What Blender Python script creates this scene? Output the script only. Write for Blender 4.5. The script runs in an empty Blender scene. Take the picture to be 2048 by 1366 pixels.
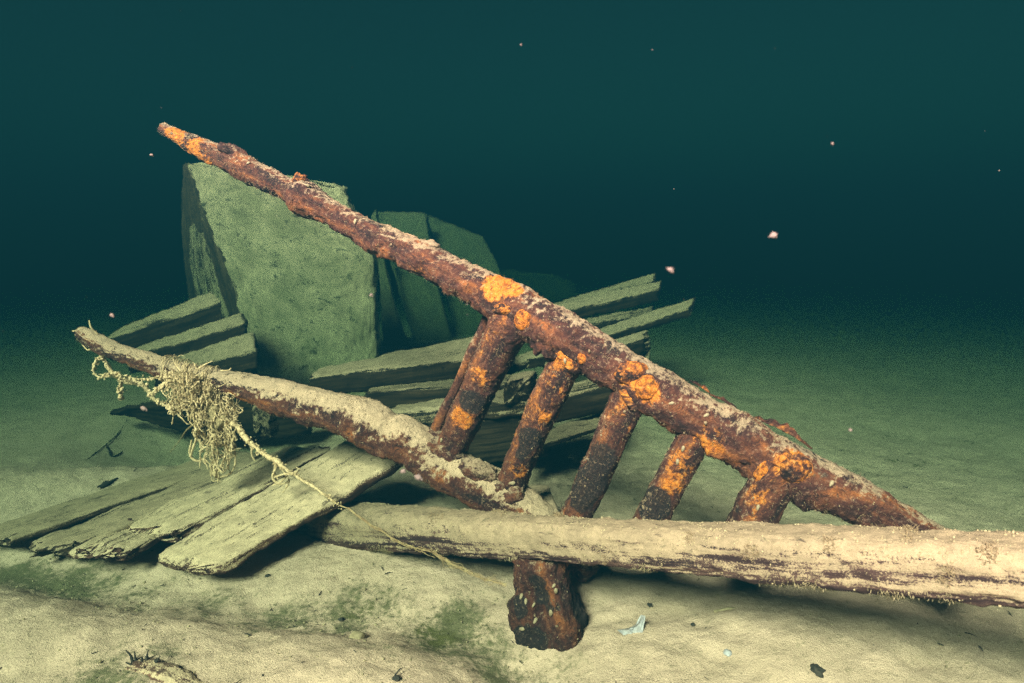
import bpy, math, random
import numpy as np
from mathutils import Vector

random.seed(7)
rng = np.random.default_rng(7)
scene = bpy.context.scene
COL = scene.collection

# ------------------------------------------------------------------ camera
CAM = np.array([0.0, 0.0, 0.90])
PITCH = math.radians(9.65)
LENS = 22.0
cam_data = bpy.data.cameras.new('camera')
cam_data.lens = LENS
cam_data.sensor_width = 36.0
cam_data.clip_start = 0.05
cam_data.clip_end = 200.0
cam_data.dof.use_dof = True
cam_data.dof.focus_distance = 1.55
cam_data.dof.aperture_fstop = 4.5
cam = bpy.data.objects.new('camera', cam_data)
cam.location = CAM
cam.rotation_euler = (math.pi / 2 - PITCH, 0, 0)
COL.objects.link(cam)
scene.camera = cam

# ------------------------------------------------------------------ light
SUN_EL = math.radians(39)
to_sun = np.array([-0.44, -0.898])
SUN_VEC = np.array([to_sun[0] * math.cos(SUN_EL), to_sun[1] * math.cos(SUN_EL), math.sin(SUN_EL)])
world = bpy.data.worlds.new('World')
scene.world = world
world.use_nodes = True
wn = world.node_tree
wn.nodes.clear()
sky = wn.nodes.new('ShaderNodeTexSky')
sky.sky_type = 'NISHITA'
sky.sun_disc = False
sky.sun_elevation = SUN_EL
sky.sun_rotation = math.atan2(to_sun[0], to_sun[1])
tint = wn.nodes.new('ShaderNodeMix')
tint.data_type = 'RGBA'
tint.blend_type = 'MULTIPLY'
tint.inputs[0].default_value = 1.0
tint.inputs[7].default_value = (0.0004, 0.0018, 0.0011, 1)      # daylight filtered by the green lake water overhead
bg = wn.nodes.new('ShaderNodeBackground')
bg.inputs['Strength'].default_value = 0.10
wo = wn.nodes.new('ShaderNodeOutputWorld')
wn.links.new(sky.outputs[0], tint.inputs[6])
wn.links.new(tint.outputs[2], bg.inputs['Color'])
wn.links.new(bg.outputs[0], wo.inputs['Surface'])

sun_data = bpy.data.lights.new('sun', 'SUN')
sun_data.energy = 1.5
sun_data.angle = math.radians(17.0)
sun_data.color = (1.0, 0.47, 0.53)
sun = bpy.data.objects.new('sun', sun_data)
sun.rotation_euler = Vector((-SUN_VEC[0], -SUN_VEC[1], -SUN_VEC[2])).to_track_quat('-Z', 'Y').to_euler()
sun.location = (-3, -4, 5)
COL.objects.link(sun)

scene.view_settings.view_transform = 'Standard'
scene.view_settings.look = 'None'
scene.view_settings.exposure = 6.74
scene.view_settings.gamma = 1.0
scene.view_settings.use_curve_mapping = False
scene.cycles.use_denoising = True
scene.cycles.denoising_prefilter = 'NONE'
scene.cycles.use_adaptive_sampling = False
scene.cycles.volume_bounces = 0
scene.cycles.max_bounces = 6

# ------------------------------------------------------------------ maths helpers
F = LENS / 36.0 * 2048.0
FWD = np.array([0, math.cos(PITCH), -math.sin(PITCH)])
UPV = np.array([0, math.sin(PITCH), math.cos(PITCH)])
RGT = np.array([1.0, 0, 0])


def ray(px, py):
    return RGT * (px - 1024.0) / F + UPV * (683.0 - py) / F + FWD


def P(px, py, y):
    """The point at distance y in front of the camera that is seen at photo pixel px, py."""
    d = ray(px, py)
    return CAM + d * (y / d[1])


def px2m(px, y):
    return px * y / F


def _hash(ix, iy, iz, k):
    h = (ix * 374761393 + iy * 668265263 + iz * 2147483647 + k * 1274126177) & 0xFFFFFFFF
    h = ((h ^ (h >> 13)) * 1274126177) & 0xFFFFFFFF
    h = ((h ^ (h >> 16)) * 2246822519) & 0xFFFFFFFF
    return ((h ^ (h >> 13)) & 0xFFFFFF).astype(np.float64) / 0xFFFFFF


def vnoise(p, k=0):
    """Smooth value noise in -1..1 at points p (n x 3)."""
    p = np.asarray(p, dtype=np.float64) + 1000.0
    i = np.floor(p).astype(np.int64)
    f = p - i
    f = f * f * f * (f * (f * 6 - 15) + 10)
    out = 0.0
    for dx in (0, 1):
        wx = f[:, 0] if dx else 1 - f[:, 0]
        for dy in (0, 1):
            wy = f[:, 1] if dy else 1 - f[:, 1]
            for dz in (0, 1):
                wz = f[:, 2] if dz else 1 - f[:, 2]
                out = out + wx * wy * wz * _hash(i[:, 0] + dx, i[:, 1] + dy, i[:, 2] + dz, k)
    return out * 2 - 1


ROT = np.array([[0.36, 0.48, -0.8], [-0.8, 0.6, 0.0], [0.48, 0.64, 0.6]])


def fbm(p, scale, octaves=4, k=0, gain=0.5):
    p = np.asarray(p) * scale
    a, s, t = 1.0, 0.0, 0.0
    for o in range(octaves):
        s = s + a * vnoise(p, k + o)
        t += a
        a *= gain
        p = (p @ ROT) * 2.03 + 17.1
    return s / t


def sstep(a, b, x):
    t = np.clip((x - a) / (b - a), 0, 1)
    return t * t * (3 - 2 * t)


# ------------------------------------------------------------------ object helpers
def tag(o, label=None, cat=None, group=None, kind=None):
    if label: o['label'] = label
    if cat: o['category'] = cat
    if group: o['group'] = group
    if kind: o['kind'] = kind
    return o


def empty(name, loc, label, cat, group=None):
    o = bpy.data.objects.new(name, None)
    o.empty_display_size = 0.05
    o.location = loc
    COL.objects.link(o)
    return tag(o, label, cat, group)


def mesh_obj(name, verts, faces, mat, parent=None, attrs=None, smooth=True, origin=None, tris=None):
    """One mesh object; verts are world points. faces: n x 4 int array (quads), tris: n x 3."""
    verts = np.asarray(verts, dtype=np.float64)
    if parent is not None:
        org = np.array(parent.matrix_basis.translation) if parent.parent is None else np.array(parent.parent.matrix_basis.translation) + np.array(parent.matrix_basis.translation)
        loc = np.zeros(3)
    else:
        org = np.array(origin) if origin is not None else np.array([verts[:, 0].mean(), verts[:, 1].mean(), verts[:, 2].min()])
        loc = org
    me = bpy.data.meshes.new(name)
    fq = np.asarray(faces, dtype=np.int32).reshape(-1, 4) if faces is not None and len(faces) else np.zeros((0, 4), np.int32)
    ft = np.asarray(tris, dtype=np.int32).reshape(-1, 3) if tris is not None and len(tris) else np.zeros((0, 3), np.int32)
    loops = np.concatenate([fq.ravel(), ft.ravel()])
    nf = len(fq) + len(ft)
    starts = np.concatenate([np.arange(len(fq)) * 4, len(fq) * 4 + np.arange(len(ft)) * 3]).astype(np.int32)
    me.vertices.add(len(verts))
    me.vertices.foreach_set('co', (verts - org).astype(np.float32).ravel())
    me.loops.add(len(loops))
    me.loops.foreach_set('vertex_index', loops.astype(np.int32))
    me.polygons.add(nf)
    me.polygons.foreach_set('loop_start', starts)
    me.polygons.foreach_set('use_smooth', np.full(nf, smooth, dtype=bool))
    me.update(calc_edges=True)
    me.validate()
    for k, v in (attrs or {}).items():
        v = np.asarray(v, dtype=np.float32)
        if v.ndim == 1:
            a = me.attributes.new(k, 'FLOAT', 'POINT')
            a.data.foreach_set('value', v)
        else:
            a = me.attributes.new(k, 'FLOAT_VECTOR', 'POINT')
            a.data.foreach_set('vector', v.ravel())
    me.materials.append(mat)
    o = bpy.data.objects.new(name, me)
    o.location = loc
    COL.objects.link(o)
    if parent is not None:
        o.parent = parent
    return o


def catmull(pts, n):
    """pts k x d resampled to n points on a smooth curve, even in chord length of the first three columns."""
    pts = np.asarray(pts, dtype=np.float64)
    if len(pts) == 2:
        t = np.linspace(0, 1, n)[:, None]
        return pts[0] * (1 - t) + pts[1] * t
    d = np.r_[0, np.cumsum(np.linalg.norm(np.diff(pts[:, :3], axis=0), axis=1))]
    q = np.vstack([2 * pts[0] - pts[1], pts, 2 * pts[-1] - pts[-2]])
    s = np.linspace(0, d[-1], n)
    i = np.clip(np.searchsorted(d, s, side='right') - 1, 0, len(pts) - 2)
    u = ((s - d[i]) / (d[i + 1] - d[i]))[:, None]
    p0, p1, p2, p3 = q[i], q[i + 1], q[i + 2], q[i + 3]
    return 0.5 * (2 * p1 + (p2 - p0) * u + (2 * p0 - 5 * p1 + 4 * p2 - p3) * u ** 2 + (3 * p1 - p0 - 3 * p2 + p3) * u ** 3)


def vnormals(v, f):
    a = v[f[:, 2]] - v[f[:, 0]]
    b = v[f[:, 3]] - v[f[:, 1]]
    n = np.cross(a, b)
    out = np.zeros_like(v)
    for c in range(4):
        np.add.at(out, f[:, c], n)
    return out / (np.linalg.norm(out, axis=1)[:, None] + 1e-12)


class Shape:
    pass


def sweep(C, A, B, na, power=2.0, cap=(0.012, 0.012), capn=5, end_jag=(0, 0), seed=0, squash=None):
    """Closed skin round sections with centre C and half axes A, B (n x 3 each). Returns a Shape with v, f, lc, rad, s."""
    C, A, B = (np.asarray(x, dtype=np.float64) for x in (C, A, B))
    n = len(C)
    T = np.gradient(C, axis=0)
    T /= np.linalg.norm(T, axis=1)[:, None]
    th = np.linspace(0, 2 * math.pi, na, endpoint=False)
    cu = np.sign(np.cos(th)) * np.abs(np.cos(th)) ** (2.0 / power)
    sv = np.sign(np.sin(th)) * np.abs(np.sin(th)) ** (2.0 / power)
    s_len = np.r_[0, np.cumsum(np.linalg.norm(np.diff(C, axis=0), axis=1))]
    secC, secA, secB, secS, secK = [], [], [], [], []
    for q in np.linspace(0, 1, capn, endpoint=False):          # start cap, from the middle outwards
        k = math.sin(q * math.pi / 2) if cap[0] > 0 else q
        off = math.cos(q * math.pi / 2) if cap[0] > 0 else 1
        k = max(k, 0.02)
        secC.append(C[0] - T[0] * cap[0] * off); secA.append(A[0] * k); secB.append(B[0] * k); secS.append(-cap[0] * off); secK.append(k)
    for i in range(n):
        secC.append(C[i]); secA.append(A[i]); secB.append(B[i]); secS.append(s_len[i]); secK.append(1.0)
    for q in np.linspace(1, 0, capn + 1)[1:]:
        k = max(math.sin(q * math.pi / 2), 0.02)
        off = math.cos(q * math.pi / 2)
        secC.append(C[-1] + T[-1] * cap[1] * off); secA.append(A[-1] * k); secB.append(B[-1] * k); secS.append(s_len[-1] + cap[1] * off); secK.append(k)
    secC, secA, secB, secS = map(np.array, (secC, secA, secB, secS))
    m = len(secC)
    V = secC[:, None, :] + cu[None, :, None] * secA[:, None, :] + sv[None, :, None] * secB[:, None, :]
    sh = Shape()
    la, lb = np.linalg.norm(A, axis=1).mean(), np.linalg.norm(B, axis=1).mean()
    lc = np.zeros((m, na, 3))
    lc[:, :, 0] = secS[:, None]
    kk = np.array(secK)[:, None]
    lc[:, :, 1] = cu[None, :] * la * kk
    lc[:, :, 2] = sv[None, :] * lb * kk
    i = np.arange(m - 1)[:, None]
    j = np.arange(na)[None, :]
    j2 = (j + 1) % na
    f = np.stack([i * na + j, i * na + j2, (i + 1) * na + j2, (i + 1) * na + j], axis=-1).reshape(-1, 4)
    sh.v = V.reshape(-1, 3)
    sh.f = f
    sh.lc = lc.reshape(-1, 3)
    sh.c = np.repeat(secC, na, axis=0)
    sh.T = np.repeat(np.vstack([np.repeat(T[:1], capn, 0), T, np.repeat(T[-1:], capn, 0)]), na, axis=0)
    # ragged ends: push each lengthwise line in or out near the two ends
    L = s_len[-1]
    for e, jag in enumerate(end_jag):
        if jag:
            nz = fbm(np.c_[sh.lc[:, 1] * 0.6, sh.lc[:, 2], np.full(len(sh.lc), 3.3 * e)], 55, 3, seed + 31 + e) + 0.3 * fbm(sh.lc, 160, 2, seed + 5)
            dist = sh.lc[:, 0] if e == 0 else L - sh.lc[:, 0]
            w = np.clip(1 - dist / (jag * 4), 0, 1) ** 1.5
            sh.v += sh.T * (nz * jag * w * (1 if e == 0 else -1))[:, None]
    # orientation: outward
    nrm = vnormals(sh.v, sh.f)
    if np.einsum('ij,ij->i', nrm, sh.v - sh.c).mean() < 0:
        sh.f = sh.f[:, ::-1].copy()
        nrm = -nrm
    sh.n = nrm
    return sh


def displace(sh, d):
    sh.v = sh.v + sh.n * np.asarray(d)[:, None]
    sh.n = vnormals(sh.v, sh.f)


def bar_sections(rows, step, squash=1.0):
    """rows of (px, py, radius px, y): centre line and half axes of a round bar given where it is seen."""
    pts = []
    for px, py, r, y in rows:
        pts.append(np.r_[P(px, py, y), px2m(r, y)])
    pts = np.array(pts)
    L = np.linalg.norm(np.diff(pts[:, :3], axis=0), axis=1).sum()
    q = catmull(pts, max(8, int(L / step)))
    C, r = q[:, :3], q[:, 3]
    T = np.gradient(C, axis=0)
    T /= np.linalg.norm(T, axis=1)[:, None]
    A = np.cross(T, np.array([0, 0, 1.0]))
    A /= np.linalg.norm(A, axis=1)[:, None]
    B = np.cross(A, T)
    return C, A * r[:, None] * squash, B * r[:, None]


def inv_y(x, x0, y0, x1, y1):
    """Distance along a straight line in space whose image runs from x0 (distance y0) to x1 (distance y1)."""
    t = (x - x0) / (x1 - x0)
    return 1.0 / ((1 - t) / y0 + t / y1)


# ------------------------------------------------------------------ material helpers
class NT:
    def __init__(self, name):
        self.m = bpy.data.materials.new(name)
        self.m.use_nodes = True
        self.t = self.m.node_tree
        self.t.nodes.clear()
        self.out = self.t.nodes.new('ShaderNodeOutputMaterial')

    def set(self, sock, v):
        if isinstance(v, bpy.types.NodeSocket):
            self.t.links.new(v, sock)
        elif v is not None:
            if hasattr(sock, 'default_value') and isinstance(v, (tuple, list)) and sock.type == 'RGBA' and len(v) == 3:
                v = (*v, 1)
            sock.default_value = v

    def attr(self, name, vec=False):
        n = self.t.nodes.new('ShaderNodeAttribute')
        n.attribute_name = name
        return n.outputs['Vector'] if vec else n.outputs['Fac']

    def obj(self):
        return self.t.nodes.new('ShaderNodeTexCoord').outputs['Object']

    def math(self, op, a, b=None, c=None, clamp=False):
        n = self.t.nodes.new('ShaderNodeMath')
        n.operation = op
        n.use_clamp = clamp
        for i, v in enumerate((a, b, c)):
            if v is not None: self.set(n.inputs[i], v)
        return n.outputs[0]

    def scalev(self, v, s):
        n = self.t.nodes.new('ShaderNodeVectorMath')
        n.operation = 'MULTIPLY'
        self.set(n.inputs[0], v)
        n.inputs[1].default_value = s
        return n.outputs[0]

    def noise(self, v, scale, detail=5, rough=0.6, dist=0.0):
        n = self.t.nodes.new('ShaderNodeTexNoise')
        self.set(n.inputs['Vector'], v)
        n.inputs['Scale'].default_value = scale
        n.inputs['Detail'].default_value = detail
        n.inputs['Roughness'].default_value = rough
        n.inputs['Distortion'].default_value = dist
        return n.outputs['Fac']

    def voro(self, v, scale, feature='F1'):
        n = self.t.nodes.new('ShaderNodeTexVoronoi')
        n.feature = feature
        self.set(n.inputs['Vector'], v)
        n.inputs['Scale'].default_value = scale
        return n.outputs['Distance']

    def step(self, x, a, b):
        n = self.t.nodes.new('ShaderNodeMapRange')
        n.interpolation_type = 'SMOOTHSTEP'
        self.set(n.inputs[0], x)
        n.inputs[1].default_value = a
        n.inputs[2].default_value = b
        return n.outputs[0]

    def mix(self, f, a, b, mode='MIX'):
        n = self.t.nodes.new('ShaderNodeMix')
        n.data_type = 'RGBA'
        n.blend_type = mode
        self.set(n.inputs[0], f)
        self.set(n.inputs[6], a)
        self.set(n.inputs[7], b)
        return n.outputs[2]

    def ramp(self, x, stops):
        n = self.t.nodes.new('ShaderNodeValToRGB')
        self.set(n.inputs[0], x)
        e = n.color_ramp.elements
        while len(e) < len(stops): e.new(0.5)
        for i, (p, c) in enumerate(stops):
            e[i].position = p
            e[i].color = (*c, 1)
        return n.outputs[0]

    def bump(self, h, dist, strength=1.0, normal=None):
        n = self.t.nodes.new('ShaderNodeBump')
        n.inputs['Strength'].default_value = strength
        n.inputs['Distance'].default_value = dist
        self.set(n.inputs['Height'], h)
        if normal is not None: self.set(n.inputs['Normal'], normal)
        return n.outputs[0]

    def done(self, color, rough=0.9, normal=None, spec=0.15):
        b = self.t.nodes.new('ShaderNodeBsdfPrincipled')
        self.set(b.inputs['Base Color'], color)
        self.set(b.inputs['Roughness'], rough)
        b.inputs['Specular IOR Level'].default_value = spec
        if normal is not None: self.set(b.inputs['Normal'], normal)
        self.t.links.new(b.outputs[0], self.out.inputs['Surface'])
        return self.m


SILT_A = (0.43, 0.33, 0.225)
SILT_B = (0.31, 0.24, 0.165)


def silt_color(t, co, tone=1.0):
    n = t.noise(co, 30, 6, 0.65)
    f = t.noise(co, 210, 5, 0.75)
    b = t.noise(co, 55, 6, 0.75, 0.6)
    c = t.mix(t.step(n, 0.35, 0.68), tuple(x * tone for x in SILT_A), tuple(x * tone for x in SILT_B))
    c = t.mix(t.math('MULTIPLY', t.step(f, 0.48, 0.70), 0.60), c, (0.17, 0.145, 0.085))
    return t.mix(t.math('MULTIPLY', t.step(b, 0.585, 0.68), 0.75), c, (0.085, 0.080, 0.052))


def make_rust(name='rusted iron', tone=0.92):
    t = NT(name)
    lc = t.attr('lc', True)
    st = t.scalev(lc, (0.35, 1, 1))
    n1 = t.noise(st, 22, 7, 0.62, 0.4)
    n2 = t.noise(lc, 75, 6, 0.7)
    n3 = t.noise(lc, 260, 4, 0.7)
    col = t.ramp(t.math('ADD', t.math('MULTIPLY', n1, 0.75), t.math('MULTIPLY', n2, 0.25)),
                 [(0.375, (0.018, 0.011, 0.012)), (0.465, (0.055, 0.021, 0.019)), (0.545, (0.125, 0.047, 0.028)),
                  (0.62, (0.25, 0.088, 0.030)), (0.72, (0.42, 0.14, 0.030))])
    om = t.step(t.math('ADD', t.attr('orange'), t.math('ADD', t.math('MULTIPLY', t.math('SUBTRACT', n2, 0.5), 1.5), t.math('MULTIPLY', t.math('SUBTRACT', n1, 0.5), 1.0))), 0.42, 0.74)
    oc = t.ramp(t.math('ADD', t.math('MULTIPLY', n3, 0.5), t.math('MULTIPLY', n2, 0.5)), [(0.36, (0.17, 0.042, 0.010)), (0.48, (0.48, 0.150, 0.020)), (0.62, (0.66, 0.28, 0.042))])
    col = t.mix(om, col, oc)
    bm = t.step(t.math('ADD', t.attr('black'), t.math('MULTIPLY', t.math('SUBTRACT', n2, 0.5), 1.0)), 0.42, 0.62)
    col = t.mix(t.math('MULTIPLY', bm, 0.92), col, (0.016, 0.015, 0.017))
    # pale living crust in specks
    sp = t.step(t.noise(lc, 150, 6, 0.8), 0.52, 0.66)
    col = t.mix(t.math('MULTIPLY', sp, 0.52), col, (0.26, 0.185, 0.14))
    dk = t.step(t.noise(lc, 48, 6, 0.75, 0.8), 0.53, 0.60)
    col = t.mix(t.math('MULTIPLY', dk, 0.72), col, (0.022, 0.012, 0.014))
    sm = t.step(t.math('ADD', t.attr('silt'), t.math('ADD', t.math('MULTIPLY', t.math('SUBTRACT', n2, 0.5), 1.6), t.math('MULTIPLY', t.math('SUBTRACT', n3, 0.5), 0.7))), 0.34, 0.66)
    col = t.mix(t.math('MULTIPLY', sm, 0.93), col, silt_color(t, lc, tone))
    h = t.math('ADD', t.math('MULTIPLY', n2, 0.6), t.math('MULTIPLY', n3, 0.4))
    nb = t.bump(h, 0.016, 1.0)
    return t.done(col, 0.85, nb, 0.2)


def make_wood(name, dark=(0.026, 0.020, 0.017), mid=(0.075, 0.050, 0.036), tone=1.0, blotch=0.0):
    t = NT(name)
    lc = t.attr('lc', True)
    g = t.scalev(lc, (0.06, 1, 1))
    g1 = t.noise(g, 60, 6, 0.65, 0.2)
    g2 = t.noise(g, 220, 4, 0.6)
    n2 = t.noise(lc, 70, 6, 0.7)
    n3 = t.noise(lc, 300, 3, 0.7)
    col = t.ramp(g1, [(0.38, dark), (0.52, mid), (0.66, (mid[0] * 1.8, mid[1] * 1.7, mid[2] * 1.6))])
    k = t.math('ADD', t.math('MULTIPLY', t.math('SUBTRACT', g1, 0.5), 1.7), t.math('ADD', t.math('MULTIPLY', t.math('SUBTRACT', n2, 0.5), 0.6), t.math('MULTIPLY', t.math('SUBTRACT', n3, 0.5), 1.3)))
    sm = t.step(t.math('ADD', t.attr('silt'), k), 0.40, 0.56)
    col = t.mix(sm, col, silt_color(t, lc, tone))
    if blotch:
        col = t.mix(t.math('MULTIPLY', t.step(t.noise(lc, 4.5, 6, 0.68, 0.4), 0.42, 0.66), blotch), col, (0.17, 0.15, 0.085))
        col = t.mix(t.math('MULTIPLY', t.step(t.noise(t.scalev(lc, (1, 0.6, 1)), 21, 6, 0.75, 0.9), 0.57, 0.64), 0.85), col, (0.05, 0.05, 0.035))
    pit = t.step(t.noise(t.scalev(lc, (0.5, 1, 1)), 42, 5, 0.7, 0.5), 0.60, 0.66)
    col = t.mix(t.math('MULTIPLY', pit, 0.7), col, dark)
    h = t.math('ADD', t.math('MULTIPLY', g2, 0.3), t.math('ADD', t.math('MULTIPLY', n3, 0.35), t.math('MULTIPLY', n2, 0.35)))
    nb = t.bump(h, 0.008, 0.8)
    return t.done(col, 0.9, nb, 0.12)


def make_seabed():
    t = NT('silty lake bed')
    co = t.obj()
    n0 = t.noise(co, 1.7, 5, 0.55)
    n1 = t.noise(co, 9, 6, 0.62)
    n2 = t.noise(co, 60, 6, 0.7)
    n3 = t.noise(co, 260, 4, 0.75)
    col = t.mix(t.step(n1, 0.36, 0.66), (0.68, 0.505, 0.39), (0.54, 0.405, 0.305))
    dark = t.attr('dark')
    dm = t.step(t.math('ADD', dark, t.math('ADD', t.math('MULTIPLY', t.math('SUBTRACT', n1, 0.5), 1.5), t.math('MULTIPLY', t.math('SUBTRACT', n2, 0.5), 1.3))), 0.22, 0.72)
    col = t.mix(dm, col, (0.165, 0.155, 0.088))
    al = t.step(t.math('ADD', t.attr('algae'), t.math('ADD', t.math('MULTIPLY', t.math('SUBTRACT', n1, 0.5), 1.4), t.math('MULTIPLY', t.math('SUBTRACT', n2, 0.5), 1.2))), 0.45, 0.75)
    col = t.mix(al, col, (0.105, 0.105, 0.038))
    col = t.mix(t.math('MULTIPLY', t.step(n2, 0.54, 0.70), 0.45), col, (0.19, 0.17, 0.10))
    col = t.mix(t.math('MULTIPLY', t.step(n3, 0.56, 0.72), 0.55), col, (0.13, 0.11, 0.065))
    col = t.mix(t.math('MULTIPLY', t.step(t.noise(co, 330, 3, 0.7), 0.60, 0.72), 0.5), col, (0.66, 0.58, 0.40))
    h = t.math('ADD', t.math('MULTIPLY', n2, 0.6), t.math('MULTIPLY', n3, 0.35))
    nb = t.bump(h, 0.014, 0.9)
    return t.done(col, 0.95, nb, 0.08)


def make_plain(name, a, b, scale=90, rough=0.9, bumpd=0.003, spec=0.15):
    t = NT(name)
    co = t.obj()
    n = t.noise(co, scale, 5, 0.65)
    n2 = t.noise(co, scale * 4, 3, 0.6)
    c = t.mix(t.step(n, 0.36, 0.66), a, b)
    c = t.mix(t.math('MULTIPLY', t.step(n2, 0.52, 0.7), 0.4), c, tuple(x * 0.5 for x in a))
    return t.done(c, rough, t.bump(n, bumpd, 0.8), spec)


RUST = make_rust()
RUSTS = make_rust('silted rusted iron', 1.28)
WOOD = make_wood('waterlogged wood', tone=0.95)
WOODS = make_wood('silted hull wood', tone=1.32, blotch=0.6)
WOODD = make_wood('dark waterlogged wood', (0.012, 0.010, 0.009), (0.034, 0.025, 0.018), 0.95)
WOODR = make_wood('reddish waterlogged wood', (0.035, 0.020, 0.018), (0.10, 0.055, 0.042), 1.45)
WOODB = make_wood('waterlogged beam wood', (0.030, 0.018, 0.020), (0.085, 0.048, 0.045), 0.78)
BED = make_seabed()
CRUMB = make_plain('silt crumbs', (0.40, 0.33, 0.21), (0.25, 0.20, 0.125))
FIBER = make_plain('silted twine', (0.62, 0.48, 0.30), (0.45, 0.34, 0.20), 120)
BROWNFIBER = make_plain('brown twine', (0.24, 0.16, 0.09), (0.40, 0.31, 0.17), 60)
SHELL = make_plain('mussel shell', (0.34, 0.29, 0.19), (0.17, 0.13, 0.08), 160, 0.55, 0.001, 0.4)
PEARL = make_plain('pale shell', (0.46, 0.47, 0.52), (0.28, 0.28, 0.31), 60, 0.4, 0.002, 0.5)
SNOW = make_plain('drifting flake', (0.13, 0.118, 0.100), (0.09, 0.082, 0.072), 200)
DARKBIT = make_plain('dark plant scraps', (0.030, 0.032, 0.030), (0.07, 0.06, 0.05), 120)
IRONCRUMB = make_plain('crust crumbs', (0.26, 0.20, 0.13), (0.12, 0.085, 0.055))
MAT = make_plain('matted net core', (0.20, 0.15, 0.085), (0.42, 0.34, 0.20), 130, 0.95, 0.006)
GRIT = make_plain('dark grit', (0.17, 0.155, 0.095), (0.07, 0.065, 0.045), 150)
FUZZ = make_plain('algal fuzz', (0.36, 0.28, 0.17), (0.20, 0.13, 0.08), 150)

# ------------------------------------------------------------------ lake bed
def flat(px, py, z=0.0):
    d = ray(px, py)
    t = (z - CAM[2]) / d[2]
    return (CAM + d * t)[:2]


def polydist(x, y, pts):
    best = np.full(np.shape(x), 1e9)
    for a, b in zip(pts[:-1], pts[1:]):
        ab = b - a
        t = np.clip(((x - a[0]) * ab[0] + (y - a[1]) * ab[1]) / (ab @ ab), 0, 1)
        best = np.minimum(best, np.hypot(x - a[0] - t * ab[0], y - a[1] - t * ab[1]))
    return best


TROUGH = [flat(*p) for p in ((-300, 1060), (60, 1110), (330, 1165), (560, 1200), (780, 1225), (960, 1270), (1050, 1330))]
CREST = [flat(*p) for p in ((-200, 1230), (200, 1250), (480, 1262), (700, 1290), (840, 1345))]
HOLLOW = flat(420, 850)
BANK = [flat(*p) for p in ((-500, 965), (-100, 960), (100, 955), (250, 945))]


def gauss(d, w):
    return np.exp(-(d / w) ** 2)


def ground(x, y):
    x = np.asarray(x, dtype=np.float64)
    y = np.asarray(y, dtype=np.float64)
    p = np.c_[x.ravel(), y.ravel(), np.zeros(x.size)]
    near = np.exp(-np.maximum(0, np.hypot(x, y - 1.5) - 3) / 3.0)
    h = -0.035 + (0.030 * fbm(p, 1.1, 3, 11).reshape(x.shape) + 0.010 * fbm(p, 5.0, 3, 12).reshape(x.shape)) * (0.4 + 0.6 * near)
    h = h - 0.050 * gauss(polydist(x, y, TROUGH), 0.14)
    h = h + 0.050 * gauss(polydist(x, y, CREST), 0.19)
    h = h + 0.055 * gauss(polydist(x, y, BANK), 0.22)
    q = flat(1900, 1290)
    h = h + 0.085 * gauss(np.hypot((x - q[0]) / 1.6, y - q[1]), 0.38)
    h = h - 0.16 * gauss(np.hypot((x - HOLLOW[0]) / 1.5, y - HOLLOW[1]), 0.33)
    return h


def gz(x, y):
    return float(ground(np.array([x]), np.array([y]))[0])


def G(px, py):
    """The point of the lake bed seen at photo pixel px, py."""
    z = 0.0
    for _ in range(12):
        q = flat(px, py, z)
        z = 0.5 * z + 0.5 * gz(*q)
    return np.array([q[0], q[1], gz(*q)])


def build_seabed():
    def axis(n, core, lo, hi, c):
        t = np.linspace(-1, 1, n)
        u = c + core * t + np.sign(t) * np.maximum(0, np.abs(t) - 0.72) ** 2.6 * (1.0 / 0.28 ** 2.6)* np.where(t > 0, hi - core - c, core - lo + c)
        return u
    xs = axis(640, 2.9, -40, 40, 0)
    ys = axis(560, 2.0, -3, 45, 2.4)
    X, Y = np.meshgrid(xs, ys, indexing='ij')
    Z = ground(X, Y)
    p = np.c_[X.ravel(), Y.ravel(), np.zeros(X.size)]
    fine = np.exp(-np.maximum(0, np.hypot(X, Y - 1.4) - 1.6) / 1.2)
    Z = Z + (0.010 * np.clip(fbm(p, 7, 3, 45), -0.2, 1) + 0.0085 * fbm(p, 18, 3, 40) + 0.0030 * fbm(p, 60, 2, 41)).reshape(X.shape) * fine
    nx, ny = X.shape
    i = np.arange(nx - 1)[:, None]
    j = np.arange(ny - 1)[None, :]
    f = np.stack([i * ny + j, (i + 1) * ny + j, (i + 1) * ny + j + 1, i * ny + j + 1], -1).reshape(-1, 4)
    v = np.c_[X.ravel(), Y.ravel(), Z.ravel()]
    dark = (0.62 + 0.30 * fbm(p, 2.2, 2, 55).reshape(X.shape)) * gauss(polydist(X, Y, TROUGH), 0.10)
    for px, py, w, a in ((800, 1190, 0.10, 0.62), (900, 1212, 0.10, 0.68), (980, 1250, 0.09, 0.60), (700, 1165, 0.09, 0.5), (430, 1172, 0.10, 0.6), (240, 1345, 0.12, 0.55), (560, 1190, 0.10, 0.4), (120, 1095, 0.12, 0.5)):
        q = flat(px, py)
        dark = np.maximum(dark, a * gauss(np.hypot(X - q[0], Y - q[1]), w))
    alg = np.zeros(X.shape)
    for px, py, w, a in ((800, 1200, 0.10, 0.55), (880, 1235, 0.09, 0.6), (760, 1150, 0.08, 0.30), (960, 1230, 0.08, 0.45), (1800, 900, 0.7, 0.36), (720, 1180, .09, .45), (840, 1215, .12, .55)):
        q = flat(px, py)
        alg = np.maximum(alg, a * gauss(np.hypot(X - q[0], (Y - q[1]) / 0.8), w))
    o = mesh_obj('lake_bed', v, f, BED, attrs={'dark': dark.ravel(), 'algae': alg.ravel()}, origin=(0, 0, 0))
    return tag(o, 'pale silt lake bed with shallow troughs running into green gloom', kind='structure')


build_seabed()

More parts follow.
